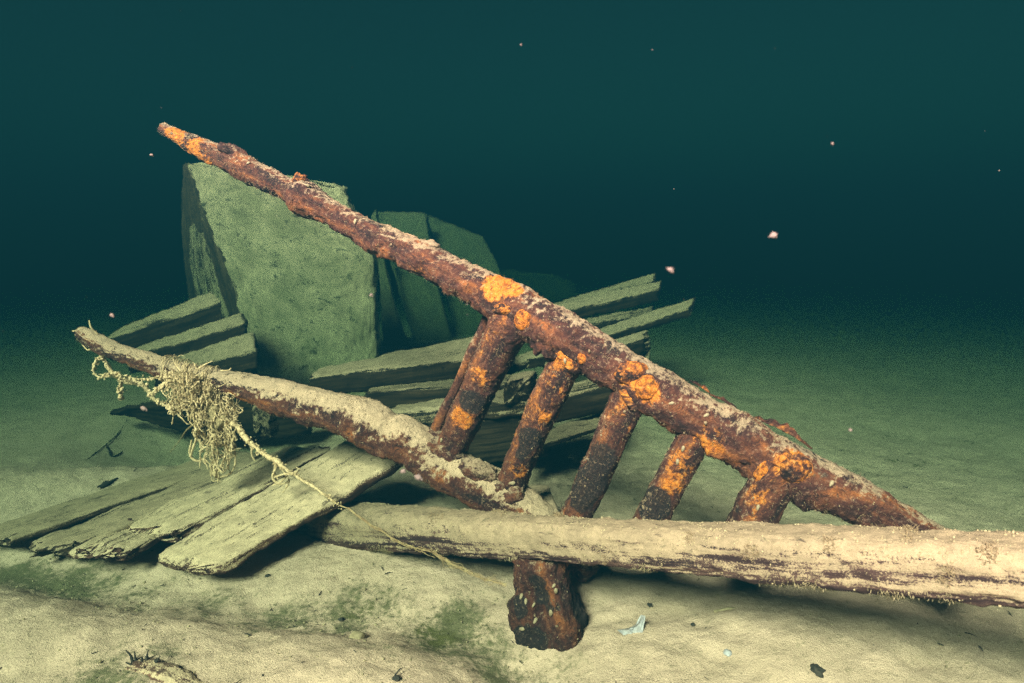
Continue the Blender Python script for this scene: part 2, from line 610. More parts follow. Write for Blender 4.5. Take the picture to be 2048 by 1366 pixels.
# ------------------------------------------------------------------ the water that things fade into
def build_haze():
    lo = np.array([-30, -4, -1.3])
    hi = np.array([30, 36, 1.46])
    v = np.array([[x, y, z] for z in (lo[2], hi[2]) for (x, y) in ((lo[0], lo[1]), (hi[0], lo[1]), (hi[0], hi[1]), (lo[0], hi[1]))])
    f = [[0, 3, 2, 1], [4, 5, 6, 7], [0, 1, 5, 4], [1, 2, 6, 5], [2, 3, 7, 6], [3, 0, 4, 7]]
    t = NT('murky lake water')
    pv = t.t.nodes.new('ShaderNodeVolumePrincipled')
    pv.inputs['Color'].default_value = (0.0005, 0.0058, 0.0084, 1)
    pv.inputs['Absorption Color'].default_value = (0.032, 0.17, 0.078, 1)
    pv.inputs['Density'].default_value = 1.02
    pv.inputs['Anisotropy'].default_value = 0.0
    t.t.links.new(pv.outputs[0], t.out.inputs['Volume'])
    o = mesh_obj('haze', v, f, t.m, smooth=False, origin=(0, 0, 0))
    return tag(o, 'green murky lake water around the wreck', kind='stuff')


build_haze()

# ------------------------------------------------------------------ timber
def timber(name, sections, mat, parent=None, na=64, step=0.008, power=5.0, rough=0.004, grain=0.004, silt=(0.0, 0.9), jag=(0.02, 0.02), seed=0, siltmap=None, cap=(0.01, 0.01), attach=None):
    """sections: list of (left top, right top, thickness vector) giving the top face of a timber along its length."""
    rows = []
    for Lp, Rp, th in sections:
        Lp, Rp, th = np.array(Lp), np.array(Rp), np.array(th)
        rows.append(np.r_[(Lp + Rp) / 2 + th / 2, (Rp - Lp) / 2, th / 2])
    rows = np.array(rows)
    L = np.linalg.norm(np.diff(rows[:, :3], axis=0), axis=1).sum()
    q = catmull(rows, max(10, int(L / step)))
    sh = sweep(q[:, :3], q[:, 3:6], q[:, 6:9], na, power, cap, 6, jag, seed)
    g = sh.lc * np.array([0.10, 1, 1])
    d = rough * fbm(sh.lc, 9, 3, seed + 1) + rough * 0.6 * fbm(sh.lc, 40, 3, seed + 2)
    gr = fbm(g, 70, 3, seed + 3)
    up = np.clip(sh.n[:, 2], 0, 1)
    d = d - grain * np.clip(-gr - 0.1, 0, 1) * 2.0 * (1 - 0.8 * up)
    displace(sh, d)
    s = silt[0] + silt[1] * sh.n[:, 2] + 0.25 * fbm(sh.lc * np.array([0.4, 1, 1]), 14, 3, seed + 4)
    if siltmap is not None: s = s + siltmap(sh)
    o = mesh_obj(name, sh.v, sh.f, mat, parent, {'silt': s, 'lc': sh.lc})
    return o, sh


def plank(name, quad, thick, label, cat, mat=None, group=None, tvec=None, **kw):
    """quad: near-left, near-right, far-right, far-left of the top face as (px, py, y). thick in metres, along tvec or the face's own normal."""
    a, b, c, d = [P(*q) for q in quad]
    n = np.cross((b - a) + (c - d), (d - a) + (c - b))
    n /= np.linalg.norm(n)
    if n[2] > 0 and tvec is None: n = -n
    t = (np.array(tvec) / np.linalg.norm(tvec) if tvec is not None else n) * thick
    o, sh = timber(name, [(a, b, t), ((a + d) / 2, (b + c) / 2, t), (d, c, t)], mat or WOOD, **kw)
    tag(o, label, cat, group)
    return o, sh


# -- the long beam lying across the front
def beam_pt(px, dy=0.0):
    y = inv_y(px, 600, 1.97, 2048, 0.88)
    return P(px, 1043 + (px - 600) / 1448.0 * 96 + dy, y)


def build_front_beam():
    A0, B0 = beam_pt(600), beam_pt(2420)
    T = (B0 - A0) / np.linalg.norm(B0 - A0)
    side = np.cross(T, [0, 0, 1.0]); side /= np.linalg.norm(side)
    upv = np.cross(side, T)
    n = 420
    t = np.linspace(0, 1, n)[:, None]
    C = A0 * (1 - t) + B0 * t
    wv = (1.36 - 0.36 * np.clip(t * 1.5, 0, 1)) * (1 + 0.05 * np.sin(t * 9))
    root = empty('beam', (A0[0], A0[1], gz(A0[0], A0[1])), 'long thick silt coated timber beam lying in front of the rusty ladder frame', 'beam')
    sh = sweep(C, side * 0.050 * wv, upv * 0.046 * wv, 96, 3.2, (0.02, 0.02), 6, (0.03, 0.02), 3)
    g = sh.lc * np.array([0.08, 1, 1])
    low = np.clip(0.35 - sh.n[:, 2], 0, 1)
    d = 0.006 * fbm(sh.lc, 6, 3, 61) + 0.0050 * fbm(sh.lc, 30, 3, 62) + 0.0026 * fbm(sh.lc, 100, 2, 65)
    d -= 0.010 * np.clip(-fbm(g, 60, 3, 63) - 0.05, 0, 1) * np.clip(low * 2, 0.1, 1)
    displace(sh, d)
    s = 0.53 + 0.66 * sh.n[:, 2] + 0.28 * fbm(sh.lc * np.array([0.3, 1, 1]), 10, 3, 64)
    o = mesh_obj('timber', sh.v, sh.f, WOODB, root, {'silt': s, 'lc': sh.lc})
    return root, sh


BEAM, BEAM_SH = build_front_beam()

# -- planks on the lower side, to the front of the frame's lower rail
plank('plank', [(312, 1100, 1.62), (446, 1122, 1.55), (800, 915, 1.90), (700, 868, 2.12)], 0.050,
      'thick rounded plank nearest the camera, silt covered, slanting up beneath the rusty lower rail', 'plank', WOODR, 'planks fanned out under the lower rail',
      jag=(0.005, 0.03), seed=100, power=4.0, silt=(0.33, 0.48), cap=(0.03, 0.01), rough=0.008, grain=0.008)
plank('plank', [(238, 1046, 1.78), (352, 1062, 1.70), (660, 893, 2.10), (560, 893, 2.28)], 0.045,
      'split plank with a reddish broken end, second from the camera in the fan', 'plank', WOODR, 'planks fanned out under the lower rail',
      jag=(0.035, 0.03), seed=110, power=4.0, silt=(0.22, 0.52), grain=0.015, rough=0.007)
plank('plank', [(62, 1080, 1.72), (150, 1088, 1.67), (560, 915, 2.14), (470, 915, 2.28)], 0.040,
      'weathered plank half sunk in silt, farthest out in the fan, with a dark split edge', 'plank', WOOD, 'planks fanned out under the lower rail',
      jag=(0.035, 0.02), seed=120, power=4.0, silt=(0.24, 0.54), grain=0.016, rough=0.007)
plank('plank', [(150, 1090, 1.67), (262, 1098, 1.62), (410, 1015, 1.88), (330, 1005, 1.97)], 0.035,
      'low splintered board end in the gap between the fanned planks', 'plank', WOODR, 'planks fanned out under the lower rail',
      jag=(0.04, 0.02), seed=130, power=4.0, silt=(0.05, 0.60), grain=0.020, rough=0.007)
plank('plank', [(-60, 1065, 1.80), (20, 1075, 1.74), (520, 905, 2.30), (440, 900, 2.45)], 0.030,
      'sunken plank whose edge only just breaks the silt behind the fan', 'plank', WOOD, 'planks fanned out under the lower rail',
      jag=(0.02, 0.02), seed=135, power=4.0, silt=(0.30, 0.5), grain=0.018, rough=0.007)
plank('board', [(1030, 1020, 1.66), (1118, 1018, 1.58), (1098, 970, 1.86), (1040, 965, 1.90)], 0.04,
      'short silt heaped board end behind the long beam at the second rung foot', 'board', WOOD, seed=140, silt=(0.5, 0.6), step=0.005)

# -- the timbers piled behind the ladder
pile = 'timbers piled behind the ladder frame'
plank('timber', [(622, 754, 2.62), (640, 735, 2.82), (1010, 655, 3.10), (1010, 706, 2.72)], 0.10,
      'long squared timber with silted top and dark bare front, just behind the lower rail', 'timber', WOODD, pile, tvec=(0, 0.05, -1), seed=200, power=7, silt=(-0.1, 0.95), jag=(0.02, 0.02), rough=0.008)
plank('timber', [(735, 784, 2.52), (745, 770, 2.72), (1030, 745, 2.76), (1030, 765, 2.52)], 0.085,
      'dark bare timber lying under the long silted one behind the thin rod', 'timber', WOODD, pile, tvec=(0, 0.04, -1), seed=210, power=7, silt=(-0.25, 0.85), rough=0.008)
plank('timber', [(785, 822, 2.40), (800, 806, 2.60), (1062, 768, 2.48), (1075, 792, 2.30)], 0.075,
      'low greyish timber at the bottom of the pile between the first two rungs', 'timber', WOODD, pile, tvec=(0, -0.25, -1), seed=220, power=5, silt=(0.15, 0.7), rough=0.01)
plank('timber_block', [(1008, 764, 2.30), (1062, 752, 2.30), (1074, 738, 2.50), (1022, 748, 2.50)], 0.10,
      'squared grey block end standing between the first and second rungs', 'timber', WOODD, pile, tvec=(0, 0.0, -1), seed=230, power=6, silt=(0.05, 0.7), step=0.005)
plank('timber', [(985, 742, 2.90), (992, 722, 3.05), (1390, 592, 3.55), (1376, 618, 3.38)], 0.055,
      'slender pole like timber jutting out farthest from the pile behind the ladder', 'timber', WOODD, pile, tvec=(0, 0.1, -1), seed=240, power=3.5, silt=(0.0, 0.9), rough=0.008)
plank('timber', [(1000, 650, 3.15), (1008, 630, 3.30), (1322, 558, 3.75), (1316, 580, 3.58)], 0.075,
      'heavy timber with ragged silted top, second from the top of the jutting pile', 'timber', WOODD, pile, tvec=(0, 0.1, -1), seed=250, power=5, silt=(-0.05, 0.9), rough=0.010)
plank('timber', [(1040, 634, 3.50), (1046, 624, 3.62), (1310, 543, 3.95), (1306, 560, 3.78)], 0.065,
      'topmost timber of the jutting pile, with a thin silted edge', 'timber', WOODD, pile, tvec=(0, 0.1, -1), seed=260, power=5, silt=(-0.15, 0.9), rough=0.008)
plank('timber', [(1060, 672, 3.12), (1066, 655, 3.25), (1306, 610, 3.60), (1300, 630, 3.45)], 0.06,
      'dull timber wedged in shade between the two jutting ones', 'timber', WOODD, pile, tvec=(0, 0.1, -1), seed=270, power=5, silt=(-0.25, 0.8), rough=0.01)
plank('timber', [(1090, 735, 2.80), (1098, 712, 2.95), (1292, 658, 3.05), (1286, 676, 2.90)], 0.085,
      'short timber with a broken dark end showing just above the third rung', 'timber', WOODD, pile, tvec=(0, 0.05, -1), seed=280, power=5, silt=(-0.1, 0.95), rough=0.01, jag=(.02, .035))
plank('timber_block', [(1275, 688, 2.95), (1300, 682, 2.95), (1302, 676, 3.10), (1280, 680, 3.10)], 0.12,
      'small pale block below the broken timber end above the ladder rail', 'timber', WOODD, pile, tvec=(0, 0.0, -1), seed=290, power=6, silt=(0.35, 0.5), step=0.005)
plank('board', [(1085, 800, 2.35), (1100, 772, 2.55), (1216, 742, 2.62), (1226, 772, 2.40)], 0.12,
      'dark board with a rounded end in the gap between the second and third rungs', 'board', WOODD, pile, tvec=(0, 0.1, -1), seed=300, power=4, silt=(-0.35, 0.9))

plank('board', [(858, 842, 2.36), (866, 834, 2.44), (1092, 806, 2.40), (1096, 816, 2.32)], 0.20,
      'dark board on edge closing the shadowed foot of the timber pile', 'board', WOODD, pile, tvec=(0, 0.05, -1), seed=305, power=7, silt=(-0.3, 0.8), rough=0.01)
plank('board', [(1020, 905, 2.12), (1050, 868, 2.32), (1215, 818, 2.52), (1212, 848, 2.36)], 0.03,
      'thin silted board lying low behind the second and third rungs', 'board', WOODD, pile, seed=306, power=5, silt=(0.2, 0.7), rough=0.008)
plank('timber', [(1060, 716, 2.95), (1066, 704, 3.05), (1232, 672, 3.25), (1228, 686, 3.12)], 0.06,
      'narrow dark timber end between the slender pole and the short broken one', 'timber', WOODD, pile, tvec=(0, 0.1, -1), seed=307, power=5, silt=(-0.05, 0.9), rough=0.008)
plank('timber', [(700, 842, 2.42), (720, 826, 2.60), (980, 800, 2.62), (980, 824, 2.42)], 0.09,
      'sunken timber at the very bottom of the pile, half hidden by the lower rail', 'timber', WOODD, pile, tvec=(0, 0.05, -1), seed=308, power=6, silt=(0.0, 0.8), rough=0.008)

# -- beams stacked beside the upright hull slab
stack = 'beams stacked beside the hull slab'
plank('beam', [(212, 676, 3.12), (240, 655, 3.28), (420, 580, 3.45), (440, 602, 3.25)], 0.13,
      'top beam of the stack beside the upright hull slab, dark sided', 'beam', WOODD, stack, tvec=(0, 0.0, -1), seed=320, power=6, silt=(-0.1, 0.95), rough=0.01)
plank('beam', [(255, 710, 2.95), (285, 690, 3.10), (480, 622, 3.28), (490, 648, 3.10)], 0.10,
      'middle beam of the stack beside the upright hull slab', 'beam', WOODD, stack, tvec=(0, 0.0, -1), seed=330, power=6, silt=(-0.1, 0.95), rough=0.01)
plank('beam', [(310, 745, 2.80), (345, 712, 2.95), (500, 660, 3.10), (510, 700, 2.90)], 0.10,
      'lowest beam of the stack, its top showing just above the lower rail', 'beam', WOODD, stack, tvec=(0, 0.0, -1), seed=340, power=6, silt=(-0.05, 0.95), rough=0.01)
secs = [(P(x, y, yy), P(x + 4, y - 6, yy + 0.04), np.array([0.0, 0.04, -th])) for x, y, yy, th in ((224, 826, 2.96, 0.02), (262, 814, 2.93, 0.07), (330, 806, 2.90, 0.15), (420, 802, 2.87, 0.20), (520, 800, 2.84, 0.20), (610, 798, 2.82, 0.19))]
o, sh = timber('hull_or_shade_board', secs, WOODD, None, na=90, seed=350, power=4, silt=(-0.5, 0.8), rough=0.014, cap=(0.01, 0.01), jag=(0.03, 0.0))  # dark board added to paint the shade into the hollow behind the net
tag(o, 'added dark board standing in for shade in the hollow behind the hanging net', 'board')
plank('board', [(503, 812, 2.60), (536, 806, 2.60), (550, 800, 2.66), (518, 804, 2.66)], 0.16,
      'pale broken upright board stub in the dark hollow under the lower rail', 'board', WOODD, tvec=(0.05, 0.05, -1), seed=360, power=6, silt=(0.4, 0.5), step=0.005)

# -- the upright hull slab and the boards leaning behind it
def build_slab():
    root = empty('hull_slab', P(560, 800, 3.62), 'big silt covered hull slab standing upright behind the ladder frame', 'hull slab')
    rowsL = [(526, 800, 3.56), (497, 690, 3.70), (460, 580, 3.84), (428, 487, 3.96), (398, 405, 4.07), (372, 330, 4.16)]
    rowsR = [(753, 800, 3.70), (750, 690, 3.84), (747, 580, 3.96), (742, 497, 4.06), (700, 420, 4.16), (682, 374, 4.24)]
    th = np.array([0.02, 0.10, 0.0])
    secs = [(P(*a), P(*b), th) for a, b in zip(rowsL, rowsR)]
    o, sh = timber('face_panel', secs, WOODS, root, na=200, step=0.02, power=8, rough=0.018, grain=0.006, silt=(0.50, 0.5), jag=(0, 0.05), seed=400,
                   siltmap=lambda s: 0.35 * np.clip(-s.n[:, 1], 0, 1) - 0.6 * np.clip(-s.n[:, 0] - 0.2, 0, 1))
    # bare flank running back from the leading edge
    fl = [(526, 798, 3.57), (497, 688, 3.71), (460, 578, 3.85), (428, 485, 3.97), (398, 403, 4.08), (373, 330, 4.17)]
    bk = [(455, 800, 4.20), (410, 700, 4.28), (378, 600, 4.36), (364, 500, 4.40), (362, 410, 4.40), (366, 335, 4.32)]
    secs = [(P(*b), P(*a), np.array([0.05, 0.02, 0.0])) for a, b in zip(fl, bk)]
    timber('flank_panel', secs, WOOD, root, na=120, step=0.02, power=8, rough=0.012, silt=(-0.05, 0.6), jag=(0, 0.02), seed=410,
           siltmap=lambda s: 0.3 * fbm(s.lc, 3, 2, 77))
    secs = [(P(395, 610, 4.10), P(452, 640, 3.86), np.array([0.03, 0.03, 0])), (P(378, 520, 4.24), P(425, 540, 4.0), np.array([0.03, 0.03, 0])), (P(380, 430, 4.3), P(400, 440, 4.1), np.array([0.03, 0.03, 0]))]
    timber('flank_cleat', secs, WOOD, root, na=60, step=0.02, power=5, rough=0.01, silt=(0.45, 0.5), seed=415)
    return root


build_slab()
lean = 'boards leaning behind the hull slab'


def leaning(rows, label, seed):
    secs = [(P(a[0], a[1], a[2] * 1.22), P(b[0], b[1], b[2] * 1.22), np.array([0.01, 0.06, 0.0])) for a, b in rows]
    o, sh = timber('hull_or_shade_board', secs, WOOD, None, na=120, step=0.025, power=8, rough=0.012, silt=(0.55, 0.5), jag=(0, 0.03), seed=seed, siltmap=lambda s: 0.3 * np.clip(-s.n[:, 1], 0, 1))
    tag(o, label, 'board', lean)


leaning([((768, 740, 4.22), (828, 740, 4.2)), ((758, 560, 4.42), (776, 560, 4.42)), ((742, 430, 4.6), (752, 425, 4.6))], 'narrow tapering board leaning right against the edge of the hull slab', 430)
leaning([((842, 730, 4.45), (915, 730, 4.45)), ((790, 560, 4.7), (872, 560, 4.7)), ((755, 425, 4.95), (850, 428, 4.95))], 'middle green tinged board leaning behind the hull slab', 440)
leaning([((925, 720, 4.7), (1030, 720, 4.7)), ((885, 560, 4.95), (1005, 560, 4.95)), ((855, 432, 5.2), (965, 475, 5.2))], 'outermost faint board leaning behind the hull slab and the rusty rail', 450)
leaning([((1000, 700, 6.4), (1180, 680, 6.5)), ((1000, 580, 6.6), (1150, 575, 6.7)), ((1005, 540, 6.8), (1120, 552, 6.8))], 'low dim board farthest back, beside the jutting timbers', 460)

# ------------------------------------------------------------------ the rusted iron frame
def iron(name, sh, parent, orange=(), black=(), silt=(0.0, 0.9), base_orange=0.13, siltspots=(), seed=0, mat=None, base_black=0.0):
    o_a = np.full(len(sh.v), base_orange) + 0.25 * fbm(sh.lc, 7, 3, seed + 8)
    for px, py, y, r, a in orange:
        d = np.linalg.norm(sh.v - P(px, py, y), axis=1)
        o_a = o_a + a * np.exp(-(d / px2m(r, y)) ** 4)
    b_a = np.full(len(sh.v), base_black) + 0.25 * fbm(sh.lc, 6, 3, seed + 9)
    for px, py, y, r, a in black:
        d = np.linalg.norm(sh.v - P(px, py, y), axis=1)
        b_a = b_a + a * np.exp(-(d / px2m(r, y)) ** 4)
    s = silt[0] + silt[1] * sh.n[:, 2] + 0.28 * fbm(sh.lc, 12, 4, seed + 10)
    for px, py, y, r, a in siltspots:
        d = np.linalg.norm(sh.v - P(px, py, y), axis=1)
        s = s + a * np.exp(-(d / px2m(r, y)) ** 4)
    s = s - 1.0 * np.clip(o_a - 0.45, 0, 1)
    sh.silt, sh.orange = s, o_a
    return mesh_obj(name, sh.v, sh.f, mat or RUST, parent, {'silt': s, 'orange': o_a, 'black': b_a, 'lc': sh.lc})


def crust(sh, amp, seed, low_ragged=0.0):
    d = amp * fbm(sh.lc, 11, 3, seed) + amp * 0.55 * fbm(sh.lc, 38, 3, seed + 1) + amp * 0.25 * fbm(sh.lc, 120, 2, seed + 2)
    if low_ragged:
        d = d + low_ragged * np.clip(fbm(sh.lc, 30, 3, seed + 4) + 0.1, 0, 1) * np.clip(-sh.n[:, 2], 0, 1)
    d = d * np.clip(np.linalg.norm(sh.v - sh.c, axis=1) / 0.048, 0.25, 1.0)
    displace(sh, d)


def rail_y(x):
    return inv_y(x, 328, 2.25, 1850, 1.18)


def low_y(x):
    return inv_y(x, 165, 2.05, 1000, 1.62)


FRAME = empty('iron_ladder', P(1180, 1180, 1.5), 'rusted iron ladder shaped frame rising out of the silt behind the long beam', 'iron frame')
SURF = []     # (shape, name) of the iron parts, for crust and shells

UP = [(328, 258, 11), (360, 274, 14), (390, 290, 17), (440, 312, 20), (462, 320, 25), (485, 334, 24), (540, 362, 21), (585, 382, 25), (608, 394, 32), (630, 408, 28), (670, 428, 24), (740, 468, 27), (830, 510, 30),
      (900, 545, 32), (960, 577, 38), (1040, 622, 46), (1130, 672, 44), (1220, 727, 46), (1310, 782, 49), (1400, 836, 50), (1490, 888, 52), (1580, 938, 55), (1660, 977, 52), (1760, 1027, 46), (1850, 1074, 42), (1960, 1132, 40)]
rows = [(x, y, r, rail_y(x)) for x, y, r in UP]
sh = sweep(*bar_sections(rows, 0.004), 88, 2.2, (0.012, 0.02), 6)
crust(sh, 0.0120, 500, 0.016)
iron('upper_rail', sh, FRAME,
     orange=[(345, 270, 2.2, 22, .75), (370, 284, 2.2, 30, .8), (400, 300, 2.15, 28, .8), (428, 316, 2.12, 22, .7), (505, 352, 2.05, 26, .6), (540, 370, 2.05, 28, .6), (575, 388, 2.0, 22, .5), (640, 415, 1.95, 24, .3), (600, 362, 1.95, 16, .5), (560, 375, 2.0, 30, .25), (660, 430, 1.9, 30, .2), (700, 450, 1.86, 25, .15), (860, 535, 1.7, 34, .3),
             (1000, 572, 1.58, 40, .75), (1030, 590, 1.56, 22, .6), (1010, 620, 1.5, 25, .5), (1080, 600, 1.56, 22, .35), (1260, 745, 1.4, 30, .7), (1300, 780, 1.38, 32, .6), (1420, 880, 1.32, 35, .45), (1590, 930, 1.24, 42, .6), (1700, 990, 1.18, 26, .45), (1790, 1020, 1.15, 30, .35), (1560, 850, 1.27, 30, .3)],
     black=[(340, 282, 2.22, 12, .8), (1210, 690, 1.47, 40, .4), (1340, 790, 1.4, 36, .55), (1240, 700, 1.45, 36, .4), (1480, 890, 1.3, 40, .35), (1640, 950, 1.22, 38, .5), (700, 470, 1.86, 30, .4)],
     silt=(-0.24, 0.92), seed=500)
SURF.append((sh, 'upper'))
RAIL_SH = sh

LOW = [(163, 665, 13), (185, 680, 17), (215, 695, 17), (260, 712, 17), (330, 735, 19), (400, 755, 21), (480, 771, 25), (560, 794, 33), (640, 815, 38), (700, 832, 43), (740, 850, 46), (775, 868, 42), (800, 876, 46), (830, 893, 44), (880, 930, 42),
       (940, 960, 46), (1000, 988, 45), (1060, 1025, 40), (1120, 1075, 36), (1180, 1130, 34)]
rows = [(x, y, r, low_y(x)) for x, y, r in LOW]
sh = sweep(*bar_sections(rows, 0.004), 88, 2.3, (0.012, 0.02), 6)
crust(sh, 0.0095, 520, 0.014)
iron('lower_rail', sh, FRAME,
     orange=[(240, 715, 2.0, 40, .25), (480, 785, 1.85, 30, .45), (510, 795, 1.85, 28, .4), (430, 770, 1.9, 18, .4), (780, 915, 1.7, 30, .25), (850, 945, 1.65, 30, .35), (930, 975, 1.58, 40, .3)],
     black=[(600, 822, 1.78, 30, .3), (990, 1010, 1.55, 30, .4)],
     silt=(0.24, 0.95), siltspots=[(1000, 960, 1.57, 40, .4)], base_orange=-0.02, seed=520, mat=RUSTS)
SURF.append((sh, 'lower'))

RUNGS = [
    [(1041, 610, 18, 1.57), (1031, 628, 37, 1.575), (1018, 655, 40, 1.58), (1005, 680, 36, 1.59), (976, 737, 34, 1.61), (912, 873, 31, 1.66), (890, 922, 32, 1.68)],
    [(1160, 680, 18, 1.515), (1152, 694, 37, 1.515), (1142, 712, 42, 1.52), (1126, 737, 33, 1.53), (1061, 873, 29, 1.57), (1032, 942, 28, 1.60), (1008, 995, 29, 1.615), (985, 1040, 28, 1.63)],
    [(1285, 750, 18, 1.44), (1276, 766, 37, 1.44), (1266, 784, 43, 1.44), (1253, 805, 33, 1.445), (1193, 942, 31, 1.455), (1165, 1002, 31, 1.46), (1115, 1110, 31, 1.47)],
    [(1420, 830, 18, 1.372), (1411, 845, 35, 1.37), (1403, 857, 41, 1.37), (1392, 868, 30, 1.37), (1345, 956, 30, 1.375), (1315, 1012, 31, 1.38), (1260, 1115, 31, 1.39)],
    [(1575, 908, 20, 1.295), (1566, 922, 40, 1.293), (1556, 940, 47, 1.29), (1545, 956, 42, 1.285), (1518, 1014, 42, 1.285), (1470, 1110, 40, 1.29)],
]
RO = [
    [(1040, 620, 1.5, 30, .3), (960, 760, 1.55, 26, .45), (925, 835, 1.6, 26, .45), (1000, 690, 1.55, 40, .14), (965, 700, 1.55, 40, .12)],
    [(1125, 720, 1.47, 36, .35), (1090, 840, 1.5, 22, .45), (1040, 945, 1.55, 22, .45), (1120, 780, 1.5, 40, .15)],
    [(1270, 760, 1.4, 40, .45), (1240, 840, 1.42, 40, .2), (1255, 800, 1.4, 30, .2)],
    [(1400, 850, 1.33, 34, .5), (1360, 930, 1.34, 36, .38), (1345, 975, 1.34, 26, .45), (1412, 886, 1.32, 12, .6)],
    [(1550, 930, 1.24, 40, .35), (1530, 925, 1.24, 18, .5), (1510, 1000, 1.24, 40, .3)],
]
RB = [
    [(945, 800, 1.6, 32, .9), (985, 800, 1.62, 20, .8), (930, 830, 1.65, 10, .6)],
    [(1060, 880, 1.53, 32, .95), (1045, 910, 1.55, 20, .7)],
    [(1205, 910, 1.42, 40, .8), (1180, 960, 1.43, 40, .95), (1165, 1000, 1.43, 32, .7)],
    [(1305, 1010, 1.36, 40, .95), (1325, 985, 1.36, 22, .5)],
    [(1480, 1020, 1.27, 18, .6)],
]
for k, rw in enumerate(RUNGS):
    rw = [(a_, b_, r_ * 1.07, y_) for a_, b_, r_, y_ in rw]
    sh = sweep(*bar_sections(rw, 0.0035), 72, 2.3, (0.01, 0.01), 5)
    crust(sh, 0.0075, 540 + 10 * k, 0.003)
    iron('rung', sh, FRAME, orange=RO[k], black=RB[k], silt=(0.02, 0.55), base_orange=0.24, seed=540 + 10 * k)
    SURF.append((sh, 'rung'))

rows = [(982, 612, 9, 1.66), (962, 665, 9, 1.67), (945, 700, 11, 1.67), (925, 745, 9, 1.68), (905, 790, 10, 1.69), (885, 828, 11, 1.70), (868, 868, 11, 1.71), (862, 890, 9, 1.72)]
sh = sweep(*bar_sections(rows, 0.004), 40, 2.0, (0.006, 0.006), 4)
crust(sh, 0.0045, 600)
iron('thin_rod', sh, FRAME, orange=[(870, 865, 1.7, 12, .3)], silt=(0.12, 0.5), base_orange=-0.05, seed=600)


def lump(name, px, py, y, rx, ry, rz, parent, seed, orange=1.0, rot=0.0, amp=0.18, mat=None, attrs=None, n=28, silt=-0.4):
    """A rough rounded lump centred where it is seen; radii in photo pixels across, up and in depth."""
    c = P(px, py, y)
    th = np.linspace(0, math.pi, n)
    ph = np.linspace(0, 2 * math.pi, 2 * n, endpoint=False)
    d = np.array([[math.sin(a) * math.cos(b), math.cos(a) * 1.0, math.sin(a) * math.sin(b)] for a in th for b in ph])
    d = d[:, [0, 2, 1]]
    k = 1 + amp * fbm(d + seed * 3.1, 1.6, 4, seed)
    v = d * k[:, None] * np.array([px2m(rx, y), px2m(rz, y), px2m(ry, y)])
    cr, sr = math.cos(rot), math.sin(rot)
    v = np.c_[v[:, 0] * cr + v[:, 2] * sr, v[:, 1], -v[:, 0] * sr + v[:, 2] * cr]
    m = 2 * n
    i = np.arange(n - 1)[:, None]
    j = np.arange(m)[None, :]
    f = np.stack([i * m + j, i * m + (j + 1) % m, (i + 1) * m + (j + 1) % m, (i + 1) * m + j], -1).reshape(-1, 4)
    nr = vnormals(v, f)
    if (nr * v).sum() < 0: f = f[:, ::-1].copy()
    a = {'silt': np.full(len(v), silt) + 0.35 * d[:, 2], 'orange': np.full(len(v), orange), 'black': np.zeros(len(v)), 'lc': v + seed}
    return mesh_obj(name, v + c, f, mat or RUST, parent, a)


for k, (px, py, dy, rx, ry, rz, orr, rot) in enumerate([
        (1050, 640, 0.075, 22, 24, 16, .75, .3), (1018, 618, 0.072, 32, 15, 16, 0.6, -.1), (1294, 776, 0.068, 26, 27, 18, .75, .2), (1262, 745, 0.060, 34, 24, 18, .6, -.3),
        (1166, 716, 0.060, 12, 14, 10, .9, 0), (1412, 886, 0.052, 11, 11, 10, 1.0, 0), (1530, 945, 0.060, 22, 28, 12, .75, .3), (1592, 938, 0.062, 32, 34, 18, .55, 0)]):
    lump('bolt_head', px, py, rail_y(px) - dy * 0.72, rx, ry, rz, FRAME, 700 + k, orr, rot, 0.22)
for k, (px, py, dy, rx, ry, rz, orr, si) in enumerate([
        (602, 362, 0.02, 15, 15, 15, .55, -.1), (466, 305, 0.02, 26, 12, 16, .0, .05), (862, 492, 0.0, 16, 10, 12, .2, .5), (1105, 690, 0.045, 30, 24, 22, .15, -.2), (1085, 678, 0.05, 22, 28, 20, .1, -.2),
        (1330, 816, 0.05, 26, 16, 16, .0, -.2), (1496, 905, 0.055, 30, 20, 16, .0, -.2), (855, 545, 0.03, 10, 12, 8, .2, .2), (712, 468, .02, 22, 12, 14, .0, -.2), (1640, 985, .05, 34, 20, 18, .1, -.2)]):
    lump('rust_knob', px, py, rail_y(px) - dy * 0.55, rx, ry, rz, FRAME, 720 + k, orr, 0.4, 0.6, silt=si)


for k, (px, py, y, rx, ry, rz, orr, si) in enumerate([(892, 905, 1.655, 40, 26, 24, .1, .35), (1018, 984, 1.585, 36, 26, 22, .15, .30), (960, 945, 1.60, 40, 24, 22, .1, .45), (870, 872, 1.70, 22, 14, 14, .1, .2), (1045, 1000, 1.60, 30, 18, 18, 0, .5)]):
    lump('rust_knob', px, py, y, rx, ry, rz, FRAME, 760 + k, orr, 0.4, 0.6, silt=si)


